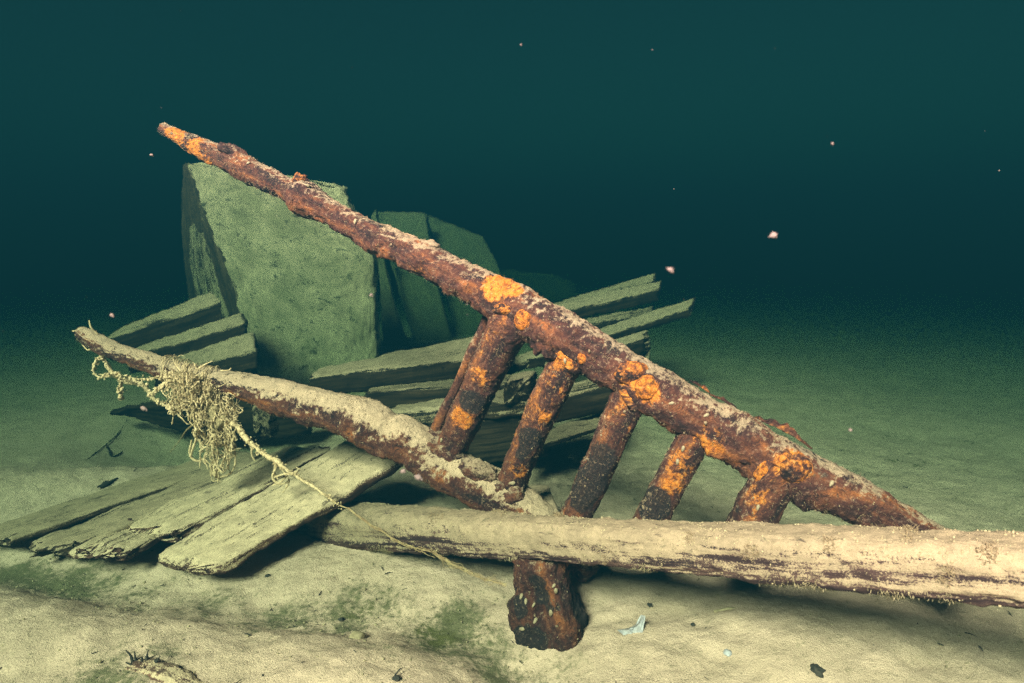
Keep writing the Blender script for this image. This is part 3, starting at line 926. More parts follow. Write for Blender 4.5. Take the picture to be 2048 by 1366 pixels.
def flake(pts, h, seed, th=0.004):
    """A thin ragged sheet of rust standing up from the rail along pts (world), h metres tall."""
    q = catmull(np.array(pts), 60)
    n = len(q)
    rows_ = 10
    up = np.array([0.25, 0.55, 0.80])
    hh = h * (0.55 + 0.45 * fbm(np.c_[np.linspace(0, 1, n), np.zeros(n), np.zeros(n)], 9, 3, seed)) * np.sin(np.linspace(0.05, math.pi - 0.05, n)) ** 0.5
    front, back = [], []
    for r in range(rows_):
        k = r / (rows_ - 1)
        wob = 0.006 * fbm(np.c_[np.linspace(0, 1, n) * 3, np.full(n, k * 2), np.zeros(n)], 4, 3, seed + 2)
        curl = -0.35 * (k ** 2) * hh
        p = q + up * (hh * k)[:, None] + np.array([0, 1.0, 0]) * (wob + curl)[:, None]
        front.append(p + np.array([0, -th / 2, 0])); back.append(p + np.array([0, th / 2, 0]))
    V = np.vstack([np.array(front).reshape(-1, 3), np.array(back).reshape(-1, 3)])
    f = []
    N = rows_ * n
    for r in range(rows_ - 1):
        for c in range(n - 1):
            a = r * n + c
            f.append([a, a + 1, a + n + 1, a + n])
            f.append([N + a, N + a + n, N + a + n + 1, N + a + 1])
    for c in range(n - 1):
        a = (rows_ - 1) * n + c
        f.append([a, a + 1, N + a + 1, N + a])
    for r in range(rows_ - 1):
        a = r * n
        f.append([a, a + n, N + a + n, N + a])
        a = r * n + n - 1
        f.append([a, N + a, N + a + n, a + n])
    V = V + 0.002 * np.c_[fbm(V, 60, 2, seed + 3), fbm(V, 60, 2, seed + 4), fbm(V, 60, 2, seed + 5)]
    return mesh_obj('rust_flake', V, f, RUST, FRAME, {'silt': np.full(len(V), .05), 'orange': np.full(len(V), .35), 'black': np.full(len(V), .1), 'lc': V})


for sd, pl, h in ((1, [(1500, 838), (1545, 852), (1590, 876), (1622, 898)], 0.030), (2, [(1420, 790), (1450, 805), (1475, 820)], 0.018), (3, [(1380, 762), (1400, 774), (1420, 788)], 0.014)):
    flake([P(x, y, rail_y(x) + 0.035) for x, y in pl], h, 800 + sd)

# ------------------------------------------------------------------ the broken iron foot under the beam
def build_foot():
    base = P(1096, 1300, 1.37)
    root = empty('iron_stump', base, 'stubby rust red iron stump propping up the long beam, dotted with mussels', 'iron stump')
    top = P(1074, 1112, 1.405)
    bot = P(1112, 1345, 1.355)
    ang = math.radians(-20)
    ax, ay = np.array([math.cos(ang), math.sin(ang), 0]), np.array([-math.sin(ang), math.cos(ang), 0])
    n = 80
    t = np.linspace(0, 1, n)[:, None]
    C = top * (1 - t) + bot * t
    k = 0.72 + 0.32 * np.clip(t * 2.0, 0, 1)
    sh = sweep(C, ax * 0.080 * k, ay * 0.060 * k, 110, 3.6, (0.01, 0.005), 5, (0, 0), 900)
    loc = sh.v - sh.c
    u = loc @ ax
    w = loc @ ay
    tt = np.clip(sh.lc[:, 0] / 0.24, 0, 1)
    groove = np.exp(-((u - 0.004) / 0.014) ** 2) * (w < 0) * np.exp(-((tt - 0.42) / 0.24) ** 2)
    d = 0.014 * fbm(sh.lc, 13, 3, 901) + 0.0100 * fbm(sh.lc, 44, 3, 902) + 0.0030 * fbm(sh.lc, 140, 2, 903) - 0.030 * groove
    displace(sh, d)
    o = iron('stump_body', sh, root, orange=[(1095, 1250, 1.33, 34, .28), (1035, 1185, 1.34, 14, .3), (1060, 1230, 1.33, 24, .12)],
             black=[(1030, 1205, 1.34, 24, .9), (1092, 1190, 1.36, 20, .8), (1158, 1200, 1.38, 36, .95), (1155, 1240, 1.38, 40, .95), (1045, 1275, 1.34, 22, .75), (1148, 1275, 1.38, 36, .9), (1040, 1225, 1.34, 16, .6), (1075, 1165, 1.35, 20, .5), (1060, 1285, 1.33, 40, .5), (1110, 1215, 1.34, 18, .6), (1020, 1240, 1.32, 24, .8), (1050, 1160, 1.33, 18, .5), (1080, 1275, 1.30, 26, .5)],
             silt=(-0.14, 0.45), siltspots=[(1070, 1140, 1.34, 24, .2)], base_orange=-0.22, base_black=0.24, seed=900)
    SURF.append((sh, 'stump'))
    return root, sh


STUMP, STUMP_SH = build_foot()

# ------------------------------------------------------------------ fuzz, crumbs and hanging growth (nobody could count them)
def needles(pts, dirs, length, rad, sag=0.3):
    """Thin curved four sided spikes."""
    n = len(pts)
    dirs = dirs / (np.linalg.norm(dirs, axis=1)[:, None] + 1e-9)
    side = np.cross(dirs, rng.normal(size=(n, 3)))
    side /= np.linalg.norm(side, axis=1)[:, None] + 1e-9
    s2 = np.cross(dirs, side)
    mid = pts + dirs * (length * 0.55)[:, None] + side * (length * 0.12)[:, None]
    tip = pts + dirs * length[:, None] + np.array([0, 0, -1.0]) * (length * sag)[:, None]
    V, Fq, Ft = [], [], []
    r = rad[:, None]
    ring0 = [pts + side * r, pts - side * r * .5 + s2 * r * .87, pts - side * r * .5 - s2 * r * .87]
    ring1 = [mid + side * r * .7, mid - side * r * .35 + s2 * r * .6, mid - side * r * .35 - s2 * r * .6]
    V = np.stack(ring0 + ring1 + [tip], axis=1).reshape(-1, 3)
    b = (np.arange(n) * 7)[:, None]
    q = np.concatenate([b + np.array([[0, 1, 4, 3]]), b + np.array([[1, 2, 5, 4]]), b + np.array([[2, 0, 3, 5]])])
    t = np.concatenate([b + np.array([[3, 4, 6]]), b + np.array([[4, 5, 6]]), b + np.array([[5, 3, 6]])])
    return V, q, t


ICO_V = None


def ico():
    g = (1 + 5 ** .5) / 2
    v = np.array([[-1, g, 0], [1, g, 0], [-1, -g, 0], [1, -g, 0], [0, -1, g], [0, 1, g], [0, -1, -g], [0, 1, -g], [g, 0, -1], [g, 0, 1], [-g, 0, -1], [-g, 0, 1]], float)
    v /= np.linalg.norm(v[0])
    f = np.array([[0, 11, 5], [0, 5, 1], [0, 1, 7], [0, 7, 10], [0, 10, 11], [1, 5, 9], [5, 11, 4], [11, 10, 2], [10, 7, 6], [7, 1, 8], [3, 9, 4], [3, 4, 2], [3, 2, 6], [3, 6, 8], [3, 8, 9], [4, 9, 5], [2, 4, 11], [6, 2, 10], [8, 6, 7], [9, 8, 1]])
    return v, f


def grains(pts, size, flat_=1.0):
    v, f = ico()
    n = len(pts)
    jit = 1 + 0.35 * rng.uniform(-1, 1, size=(n, 12, 1))
    ax = rng.uniform(0.6, 1.3, size=(n, 1, 3)) * np.array([1, 1, flat_])
    V = pts[:, None, :] + v[None] * jit * ax * size[:, None, None]
    Fa = (np.arange(n) * 12)[:, None, None] + f[None]
    return V.reshape(-1, 3), Fa.reshape(-1, 3)


def pick(sh, n, weight):
    w = np.clip(weight, 0, None)
    w = w / w.sum()
    return rng.choice(len(sh.v), size=n, p=w)


frame_grains, frame_gs, frame_fz, frame_fd, frame_fl = [], [], [], [], []
for sh, nm in SURF:
    L = sh.lc[:, 0].max()
    k = int(L * (800 if nm != 'stump' else 900))
    patch = np.clip(fbm(sh.lc, 16, 3, 77) + 0.15, 0, 1)
    i = pick(sh, k, np.clip(fbm(sh.lc, 24, 3, 76) - 0.05, 0, 1) ** 1.5 * (0.2 + np.clip(sh.n[:, 2], 0, 1)) + 0.002)
    pts, sz = sh.v[i], rng.uniform(0.0006, 0.0022, k) * (1 + 1.2 * (rng.random(k) < .05))
    fi = pick(sh, int(k * 1.5), patch * (0.25 + np.clip(-sh.n[:, 2], 0, 1)) + 0.03)
    fp, fd = sh.v[fi], sh.n[fi] + 0.5 * rng.normal(size=(len(fi), 3)) + np.array([0, 0, -.35])
    fl = rng.uniform(0.003, 0.009, len(fi))
    if nm == 'stump':
        V, T = grains(pts, sz)
        tag(mesh_obj('silt_grain_crust', V, None, IRONCRUMB, STUMP, smooth=True, tris=T), kind='stuff')
    else:
        frame_grains.append(pts); frame_gs.append(sz); frame_fz.append(fp); frame_fd.append(fd); frame_fl.append(fl)
V, T = grains(np.vstack(frame_grains), np.concatenate(frame_gs))
tag(mesh_obj('silt_grain_crust', V, None, IRONCRUMB, FRAME, tris=T), kind='stuff')
fl = np.concatenate(frame_fl)
V, q, T = needles(np.vstack(frame_fz), np.vstack(frame_fd), fl, np.full(len(fl), 0.00040))
tag(mesh_obj('algal_fuzz', V, q, FUZZ, FRAME, tris=T), kind='stuff')

# on the long beam: silt crumbs on top and stringy growth hanging from its lower edge
sh = BEAM_SH
patch = np.clip(fbm(sh.lc, 12, 3, 78) + 0.1, 0, 1)
i = pick(sh, 2000, (0.25 + np.clip(sh.n[:, 2], -0.2, 1)) * (patch + .15))
V, T = grains(sh.v[i], rng.uniform(0.0007, 0.0024, len(i)))
tag(mesh_obj('silt_grain_crust', V, None, CRUMB, BEAM, tris=T), kind='stuff')
clump = np.clip(fbm(sh.lc * np.array([1, .2, .2]), 15, 3, 79) - 0.16, 0, 1) ** 1.4
i = pick(sh, 1500, clump * (np.clip(-sh.n[:, 2] + .1, 0, 1)) * np.clip(-sh.n[:, 1] + 0.3, 0, 1) + 1e-5)
ln = rng.uniform(0.003, 0.018, len(i)) * (0.4 + clump[i])
V, q, T = needles(sh.v[i], np.array([0, 0, -1.0]) + 0.35 * rng.normal(size=(len(i), 3)), ln, np.full(len(i), 0.0007), 0.1)
tag(mesh_obj('hanging_growth', V, q, CRUMB, BEAM, tris=T), kind='stuff')

tuft_p, tuft_d = [], []
bpx = 1024 + F * ((BEAM_SH.v - CAM) @ RGT) / ((BEAM_SH.v - CAM) @ FWD)
bpy_ = 683 - F * ((BEAM_SH.v - CAM) @ UPV) / ((BEAM_SH.v - CAM) @ FWD)
for cx, cy, rr, nn_ in ((872, 1030, 16, 150), (750, 1065, 14, 110), (1120, 1008, 26, 320), (1000, 1020, 16, 120), (1210, 1110, 16, 110), (1500, 1105, 16, 150), (1660, 1090, 14, 80), (1816, 1068, 18, 150), (1890, 1150, 20, 140), (1975, 1105, 20, 150), (1380, 1075, 10, 60)):
    near = np.nonzero((np.hypot(bpx - cx, bpy_ - cy) < rr) & (BEAM_SH.n[:, 1] < 0.5))[0]
    if len(near) < 3: continue
    i = rng.choice(near, nn_)
    tuft_p.append(BEAM_SH.v[i] + 0.002 * rng.normal(size=(nn_, 3)))
    tuft_d.append(BEAM_SH.n[i] + 0.8 * rng.normal(size=(nn_, 3)))
tuft_p, tuft_d = np.vstack(tuft_p), np.vstack(tuft_d)
V, q, T = needles(tuft_p, tuft_d, rng.uniform(0.003, 0.012, len(tuft_p)), np.full(len(tuft_p), 0.0006), 0.1)
tag(mesh_obj('brown_tuft', V, q, FUZZ, BEAM, tris=T), kind='stuff')

# loose silt crumbs and scraps on the bed
n = 9000
gx = rng.uniform(-1.9, 1.7, n); gy = 0.75 + 2.6 * rng.random(n) ** 1.5
keep = fbm(np.c_[gx, gy, gx * 0], 3, 3, 91) + rng.uniform(-.6, .5, n) > -0.15
gx, gy = gx[keep], gy[keep]
pts = np.c_[gx, gy, ground(gx, gy) + 0.001]
V, T = grains(pts, rng.uniform(0.0008, 0.0035, len(pts)), 0.6)
tag(mesh_obj('silt_crumbs', V, None, CRUMB, None, tris=T, origin=(0, 1.5, 0)), 'fine silt crumbs strewn over the lake bed', kind='stuff')
n = 420
gx = rng.uniform(-1.7, 1.5, n); gy = 0.85 + 2.0 * rng.random(n) ** 1.6
pts = np.c_[gx, gy, ground(gx, gy) + 0.002]
V, q, T = needles(pts, np.c_[rng.normal(size=(n, 2)), rng.uniform(0, .35, n)], rng.uniform(0.006, 0.028, n), rng.uniform(0.0008, 0.0022, n), 0.1)
tag(mesh_obj('plant_litter', V, q, DARKBIT, None, tris=T, origin=(0, 1.5, 0)), 'dark plant scraps scattered over the silt', kind='stuff')

# ------------------------------------------------------------------ net and rope hanging from the lower rail
def tube(pts, rad, na=6, fuzz=0.25, seed=0, n=None):
    pts = np.asarray(pts)
    L = np.linalg.norm(np.diff(pts, axis=0), axis=1).sum()
    n = n or max(6, int(L / 0.006))
    q = catmull(pts, n)
    r = np.interp(np.linspace(0, 1, n), np.linspace(0, 1, len(rad)), rad) * (1 + fuzz * rng.uniform(-1, 1, n))
    T = np.gradient(q, axis=0); T /= np.linalg.norm(T, axis=1)[:, None] + 1e-9
    ref = np.where(np.abs(T[:, 2:3]) > .9, np.array([[1.0, 0, 0]]), np.array([[0, 0, 1.0]]))
    A = np.cross(T, ref); A /= np.linalg.norm(A, axis=1)[:, None] + 1e-9
    B = np.cross(A, T)
    th = np.linspace(0, 2 * math.pi, na, endpoint=False)
    V = q[:, None] + (np.cos(th)[None, :, None] * A[:, None] + np.sin(th)[None, :, None] * B[:, None]) * r[:, None, None]
    i = np.arange(n - 1)[:, None]; j = np.arange(na)[None]
    f = np.stack([i * na + j, i * na + (j + 1) % na, (i + 1) * na + (j + 1) % na, (i + 1) * na + j], -1).reshape(-1, 4)
    return V.reshape(-1, 3), f


class Bag:
    def __init__(self): self.v, self.f, self.n = [], [], 0
    def add(self, vf):
        v, f = vf
        self.v.append(v); self.f.append(f + self.n); self.n += len(v)
    def build(self, name, mat, parent, **k): return mesh_obj(name, np.vstack(self.v), np.vstack(self.f), mat, parent, **k)


NY = 1.84


def walk(a, b, wob, k=6):
    a, b = np.array(a), np.array(b)
    t = np.linspace(0, 1, k)[:, None]
    p = a * (1 - t) + b * t
    p[1:-1] += rng.normal(size=(k - 2, 3)) * wob
    return p


def build_net():
    root = empty('tangled_net', P(400, 750, 1.95), 'tangle of silt coated fishing net hanging off the thin end of the lower rail', 'fishing net')
    # outline of the hanging tangle as seen: (x, top y, bottom y)
    prof = [(330, 742, 800), (350, 745, 836), (375, 752, 815), (400, 760, 895), (420, 768, 950), (440, 775, 958), (455, 790, 935), (470, 805, 895)]
    bag = Bag()
    xs = [p[0] for p in prof]
    for k in range(330):
        x = rng.uniform(335, 470)
        t, b = np.interp(x, xs, [p[1] for p in prof]), np.interp(x, xs, [p[2] for p in prof])
        y0 = rng.uniform(t, b); y1 = np.clip(y0 + rng.normal() * 62, t, b)
        x1 = np.clip(x + rng.normal() * 15, 325, 478)
        y1 = min(y1, np.interp(x1, xs, [p[2] for p in prof]))
        dens = 1 - (y0 - t) / (b - t + 1)
        if rng.random() > 0.35 + 0.65 * dens: continue
        ya, yb = NY + rng.normal() * 0.030, NY + rng.normal() * 0.030
        r = rng.uniform(0.0006, 0.0014)
        bag.add(tube(walk(P(x, y0, ya), P(x1, y1, yb), 0.010), [r, r * 1.6, r], 5, 0.6))
    for k in range(100):                               # wound round the rail
        x = rng.uniform(325, 430)
        yr = low_y(x); c = P(x, np.interp(x, [330, 400, 480], [735, 755, 771]), yr)
        rr = px2m(25, yr)
        a0 = rng.uniform(0, 6.28); n = 7
        a = a0 + np.linspace(0, rng.uniform(1.5, 3.5), n)
        pts = np.c_[c[0] + np.linspace(0, rng.normal() * 0.03, n), c[1] + np.cos(a) * rr * rng.uniform(.95, 1.25), c[2] + np.sin(a) * rr * rng.uniform(.95, 1.2)]
        bag.add(tube(pts, [0.0007, 0.0012, 0.0006], 5, 0.6))
    tag(bag.build('net_tangle', FIBER, root), kind='stuff')
    tp = []
    for k in range(700):
        x = rng.uniform(330, 475)
        t, b_ = np.interp(x, xs, [p[1] for p in prof]), np.interp(x, xs, [p[2] for p in prof])
        yy_ = t + (b_ - t) * rng.random() ** 1.4
        tp.append(P(x, yy_, NY + rng.normal() * 0.028))
    V, T = grains(np.array(tp), rng.uniform(0.0008, 0.0030, len(tp)))
    tag(mesh_obj('silt_tuft', V, None, FIBER, root, tris=T), kind='stuff')
    for cx, cy, rx, ry in ((375, 770, 34, 24), (405, 800, 26, 40), (438, 835, 24, 40)):
        lump('matted_core', cx, cy, NY + 0.015, rx, ry, 18, root, int(cx), 0, 0.2, 0.7, mat=MAT)
    # long loose strands, one part each
    strands = [
        ([(180, 690), (205, 715), (225, 745), (250, 762), (285, 770), (310, 800), (335, 812), (350, 826)], [.003, .007, .008, .009, .0065, .006, .007]),
        ([(205, 712), (190, 728), (188, 745), (202, 755), (222, 745)], [.0018, .0022, .002, .002]),
        ([(240, 760), (242, 780), (240, 798)], [.005, .006, .0085]),
        ([(225, 742), (260, 755), (300, 758), (340, 748)], [.0016, .002, .0018]),
        ([(300, 790), (330, 770), (350, 760)], [.0016, .002, .0018]),
        ([(345, 826), (360, 812), (380, 795), (400, 775)], [.0075, .006, .005]),
        ([(165, 690), (178, 700), (195, 672)], [.0016, .003, .002]),
        ([(145, 662), (165, 661), (185, 668)], [.002, .003, .003]),
        ([(178, 640), (182, 655), (195, 668)], [.0015, .0026, .003]),
        ([(420, 930), (430, 952), (455, 950), (470, 930), (468, 890)], [.003, .0036, .003, .003]),
        ([(383, 880), (380, 910), (395, 922), (410, 915)], [.003, .004, .003]),
        ([(398, 860), (388, 890), (381, 912)], [.0025, .003, .0035]),
        ([(460, 830), (478, 818), (470, 845), (455, 850)], [.0014, .0016, .0014]),
        ([(440, 800), (468, 818), (478, 820), (470, 838), (450, 828)], [.0014, .0016, .0014]),
        ([(440, 838), (475, 822), (466, 836)], [.0014, .0016, .0014]),
        ([(420, 940), (425, 962), (440, 958)], [.0016, .0016, .0014]),
        ([(455, 785), (470, 790), (487, 795)], [.002, .0024, .0018]),
        ([(450, 792), (460, 800), (462, 810)], [.0018, .002, .0018]),
        ([(395, 738), (412, 728), (425, 722)], [.0022, .0026, .0018]),
        ([(440, 742), (458, 740), (462, 736)], [.0018, .0018, .0014]),
        ([(346, 718), (352, 730), (362, 742)], [.0014, .0018, .002]),
    ]
    for k, (pp, rad) in enumerate(strands):
        b = Bag()
        yy = NY if pp[0][0] > 320 else low_y(pp[0][0]) - 0.02
        b.add(tube([P(x, y, yy + rng.normal() * .008) for x, y in pp], rad, 7, 0.35))
        b.build('net_strand', FIBER, root)
    for k in range(22):                                # loops and loose ends of the net, hanging below the tangle
        x0 = rng.uniform(345, 468); yb = np.interp(x0, xs, [p[2] for p in prof])
        y0_ = yb - rng.uniform(50, 90); y1_ = yb + rng.uniform(-10, 14)
        b = Bag(); dx = rng.normal() * 7; r = rng.uniform(0.0012, 0.0026)
        b.add(tube([P(x0 + dx * t_ + rng.normal() * 4, y0_ + (y1_ - y0_) * t_, NY - 0.01 + rng.normal() * 0.01) for t_ in np.linspace(0, 1, 6)], [r, r * 1.6, r, r * 1.8, r * .8], 6, 0.6))
        b.build('net_strand', FIBER, root)
    # silt tufts clinging to the strands
    tp = []
    for pp, rad in strands[:6]:
        q = catmull(np.array([P(x, y, low_y(x) - 0.02 if x < 320 else NY) for x, y in pp]), 60)
        tp.append(q + rng.normal(size=q.shape) * 0.004)
    tp = np.vstack(tp)
    V, T = grains(tp, rng.uniform(0.002, 0.006, len(tp)))
    tag(mesh_obj('silt_tuft', V, None, FIBER, root, tris=T), kind='stuff')
    return root


build_net()


def build_rope():
    path = [(462, 842, 1.83), (500, 885, 1.78), (545, 918, 1.74), (590, 950, 1.70), (660, 995, 1.65), (740, 1048, 1.60), (800, 1085, 1.555), (850, 1102, 1.52), (930, 1140, 1.46), (1012, 1172, 1.385)]
    pts = [P(*p) for p in path]
    root = empty('rope', pts[0], 'frayed twine rope slanting from the net tangle across the long beam to the iron stump', 'rope')
    q = catmull(np.array(pts), 160)
    b = Bag()
    q[4:-2] += 0.009 * np.c_[fbm(q * 1.0, 14, 3, 5), fbm(q, 14, 3, 6), fbm(q, 14, 3, 7)][4:-2]
    b.add(tube(q[:70], [.0065, .0080, .0050, .0062, .0038, .0044, .0024], 10, 0.5, n=150))
    b.build('frayed_end', FIBER, root)
    b = Bag()
    for k in range(3):
        off = np.array([math.cos(k * 2.1), 0.4, math.sin(k * 2.1)]) * 0.0012
        b2 = q[66:] + off + 0.0012 * rng.normal(size=(94, 3))
        b.add(tube(b2[::3], [.0020, .0014, .0011, .0009], 5, 0.4))
    b.build('twine', BROWNFIBER, root)
    b = Bag()
    for k in range(26):                                # loose brown fibres near the stump
        i = rng.integers(104, 150)
        w = rng.integers(8, 22)
        seg = q[i:min(160, i + w)]
        if len(seg) < 4: continue
        b.add(tube(seg[::3] + rng.normal(size=seg[::3].shape) * 0.005, [.0007, .0007], 4, 0.2))
    tag(b.build('loose_fibre', BROWNFIBER, root), kind='stuff')
    tp = q[(rng.random(420) ** 1.7 * 74).astype(int)] + 0.0055 * rng.normal(size=(420, 3))
    V, T = grains(tp, rng.uniform(0.0010, 0.0034, 420))
    tag(mesh_obj('silt_tuft', V, None, FIBER, root, tris=T), kind='stuff')
    b = Bag()                                           # side twigs of silted twine
    for pp in ([(505, 890), (503, 908), (510, 922)], [(552, 925), (548, 945), (556, 958)], [(590, 950), (570, 948), (548, 955)], [(575, 950), (560, 965), (545, 970)], [(560, 935), (578, 960), (566, 985)], [(582, 948), (600, 940), (592, 935)],
               [(555, 930), (545, 955), (560, 968), (580, 962)]):
        yy = inv_y(pp[0][0], 462, 1.83, 1012, 1.385)
        b.add(tube([P(x, y, yy) for x, y in pp], [.003, .003, .0022], 6, 0.4))
    tag(b.build('side_strand', FIBER, root), kind='stuff')
    return root


build_rope()
b = Bag()
for pp in ([(408, 832), (390, 846), (372, 862), (360, 880), (340, 905)],):
    b.add(tube([P(x, y, 1.9 + 0.0045 * (408 - x)) for x, y in pp], [.0035, .0032, .0020, .0014], 6, .3))
tag(b.build('net_cord', BROWNFIBER, None), 'loose cord trailing down and away behind the net tangle', 'cord')

# ------------------------------------------------------------------ mussels on the iron
def mussel_mesh():
    n, m = 8, 12
    v = []
    for i in range(n + 1):
        a = math.pi * i / n
        for j in range(m):
            b = 2 * math.pi * j / m
            x = math.cos(a)
            w = math.sin(a) * (0.62 + 0.18 * x)
            z = math.sin(b) * w * 0.75
            v.append((x, math.cos(b) * w * 0.85, z if z > 0 else z * .6))
    f = [[i * m + j, i * m + (j + 1) % m, (i + 1) * m + (j + 1) % m, (i + 1) * m + j] for i in range(n) for j in range(m)]
    me = bpy.data.meshes.new('mussel_shell')
    me.from_pydata(v, [], f)
    me.polygons.foreach_set('use_smooth', [True] * len(f))
    me.materials.append(SHELL)
    return me


MUSSEL = mussel_mesh()
ALLV = np.vstack([s.v for s, _ in SURF]); ALLN = np.vstack([s.n for s, _ in SURF])
CDIR = ALLV - CAM
ZC = CDIR @ FWD
PX = 1024 + F * (CDIR @ RGT) / ZC
PY = 683 - F * (CDIR @ UPV) / ZC


def surf_at(px, py):
    d = np.hypot(PX - px, PY - py)
    c = np.nonzero(d < max(d.min() + 2, 5))[0]
    i = c[np.argmin(ZC[c])]
    return ALLV[i], ALLN[i]


for k, (px, py, size, spin, label) in enumerate([
        (617, 369, 7, 0.1, 'tan mussel shell on the knob near the thin end of the upper rail'),
        (497, 322, 5, 0.8, 'tiny white mussel shell on the silted lump of the upper rail'),
        (708, 444, 7, 1.4, 'pale mussel shell on the upper rail in front of the hull slab edge'),
        (1414, 827, 8, 0.5, 'open grey mussel shell on the upper rail above the fourth rung'),
        (1342, 805, 7, 0.2, 'grey mussel shell on the dark underside between the third and fourth rungs'),
        (1127, 719, 7, 1.5, 'grey mussel shell at the head of the second rung'),
        (1660, 965, 9, 1.0, 'grey mussel shell low on the upper rail beyond the fifth rung'),
        (1362, 895, 8, 1.2, 'mussel shell in the middle of the fourth rung'),
        (1352, 925, 8, 1.4, 'mussel shell on the lower half of the fourth rung'),
        (1512, 1012, 8, 1.3, 'mussel shell low on the fifth rung just above the beam'),
        (1040, 1192, 8, 1.4, 'slim pale mussel shell high on the front of the iron stump'),
        (1048, 1200, 8, 1.6, 'second slim mussel shell beside the first on the iron stump front'),
        (1114, 1183, 10, 1.7, 'long bright mussel shell beside the cleft of the iron stump'),
        (1108, 1170, 7, 1.0, 'glinting mussel shell at the top of the stump cleft'),
        (1101, 1230, 11, 1.1, 'largest brown mussel shell just below the cleft of the stump'),
        (1070, 1238, 9, 0.9, 'round cream mussel shell in the middle of the rusty stump'),
        (1040, 1258, 10, 0.4, 'blurred pale mussel shell on the stump low down on its near side'),
        (1080, 1280, 8, 0.3, 'white mussel shell near the bottom edge of the iron stump'),
        (1066, 1205, 7, 0.8, 'greenish mussel shell on the stump left of its cleft'),
        (1020, 968, 9, 0.2, 'mussel shell among the silt at the foot of the second rung'),
        (955, 918, 9, 0.3, 'mussel shell on the lower rail between the first and second rungs'),
        (975, 922, 8, 1.2, 'round mussel shell on the lower rail close to the second rung'),
        (880, 880, 7, 0.9, 'mussel shell at the foot of the thin rod beside the first rung')]):
    p, nn = surf_at(px, py)
    y = p[1]
    o = bpy.data.objects.new('mussel', MUSSEL)
    z = Vector(nn).normalized()
    ref = Vector(UPV * math.sin(spin) + RGT * math.cos(spin))
    x = (ref - z * ref.dot(z)).normalized()
    yv = z.cross(x)
    from mathutils import Matrix
    s = px2m(size * 0.85, y)
    M = Matrix(((x[0], yv[0], z[0], 0), (x[1], yv[1], z[1], 0), (x[2], yv[2], z[2], 0), (0, 0, 0, 1)))
    o.matrix_world = Matrix.Translation(Vector(p) + z * s * 0.2) @ M @ Matrix.Diagonal((s, s, s, 1))
    COL.objects.link(o)
    tag(o, label, 'mussel', 'mussels on the rusted iron')

# ------------------------------------------------------------------ small things on the bed
def build_shell():
    c = G(1270, 1262)
    outline = [(1235, 1262), (1252, 1272), (1268, 1285), (1280, 1294), (1284, 1270), (1292, 1235), (1284, 1228), (1276, 1245), (1262, 1256), (1248, 1258)]
    y0 = c[1]
    pts = np.array([P(x, y, y0 - 0.02 + 0.10 * (1294 - y) / 1000) for x, y in outline])
    mid = pts.mean(axis=0) + np.array([0, .012, -.006])
    n = len(pts)
    rings = [mid * (1 - k) + pts * k for k in (0.02, .35, .7, 1.0)]
    rings = [r + 0.0015 * rng.normal(size=r.shape) for r in rings]
    top = np.vstack(rings); bot = top + np.array([0, .005, -.003])
    V = np.vstack([top, bot]); m = len(top)
    f = []
    for k in range(3):
        for j in range(n):
            a, b_, c_, d_ = k * n + j, k * n + (j + 1) % n, (k + 1) * n + (j + 1) % n, (k + 1) * n + j
            f += [[a, b_, c_, d_], [m + a, m + d_, m + c_, m + b_]]
    for j in range(n):
        a, b_ = 3 * n + j, 3 * n + (j + 1) % n
        f.append([a, b_, m + b_, m + a])
    tag(mesh_obj('shell_fragment', V, f, PEARL, smooth=False), 'broken bluish white shell fragment on the silt beside the stump', 'shell')


build_shell()


def stick(name, pxs, rad, label, cat, mat, lift=0.004, group=None):
    pts = [G(x, y) + np.array([0, 0, lift]) for x, y in pxs]
    b = Bag(); b.add(tube(pts, rad, 8, .25))
    return tag(b.build(name, mat, None), label, cat, group)


n = 900
bx = np.concatenate([rng.normal(flat(px, py)[0], w, n // 6) for px, py, w in ((800, 1190, .09), (880, 1210, .08), (970, 1250, .08), (450, 1175, .10), (600, 1195, .10), (250, 1345, .07))])
by = np.concatenate([rng.normal(flat(px, py)[1], w * .6, n // 6) for px, py, w in ((800, 1190, .09), (880, 1210, .08), (970, 1250, .08), (450, 1175, .10), (600, 1195, .10), (250, 1345, .07))])
bp = np.c_[bx, by, ground(bx, by) + 0.004]
V, T = grains(bp, rng.uniform(0.0005, 0.0017, len(bp)), 0.6)
tag(mesh_obj('dark_gravel', V, None, GRIT, None, tris=T, origin=(0, 1.4, 0)), 'dark gritty debris gathered in the shallow troughs of the silt', kind='stuff')
stick('twig', [(1428, 1226), (1462, 1220), (1495, 1226)], [.0035, .003, .0028], 'pale straight twig on the silt below the long beam', 'twig', CRUMB)
stick('twig', [(198, 978), (215, 970), (235, 958)], [.010, .008, .003], 'dark twig stub on the pale bank behind the fanned planks', 'twig', DARKBIT)
stick('twig', [(175, 920), (195, 905), (235, 870), (255, 840)], [.002, .0026, .002, .0016], 'thin dark bent twig standing near the hollow behind the net', 'twig', DARKBIT)
stick('twig', [(215, 895), (225, 915), (245, 905)], [.003, .004, .003], 'short forked twig lying at the edge of the hollow', 'twig', DARKBIT)


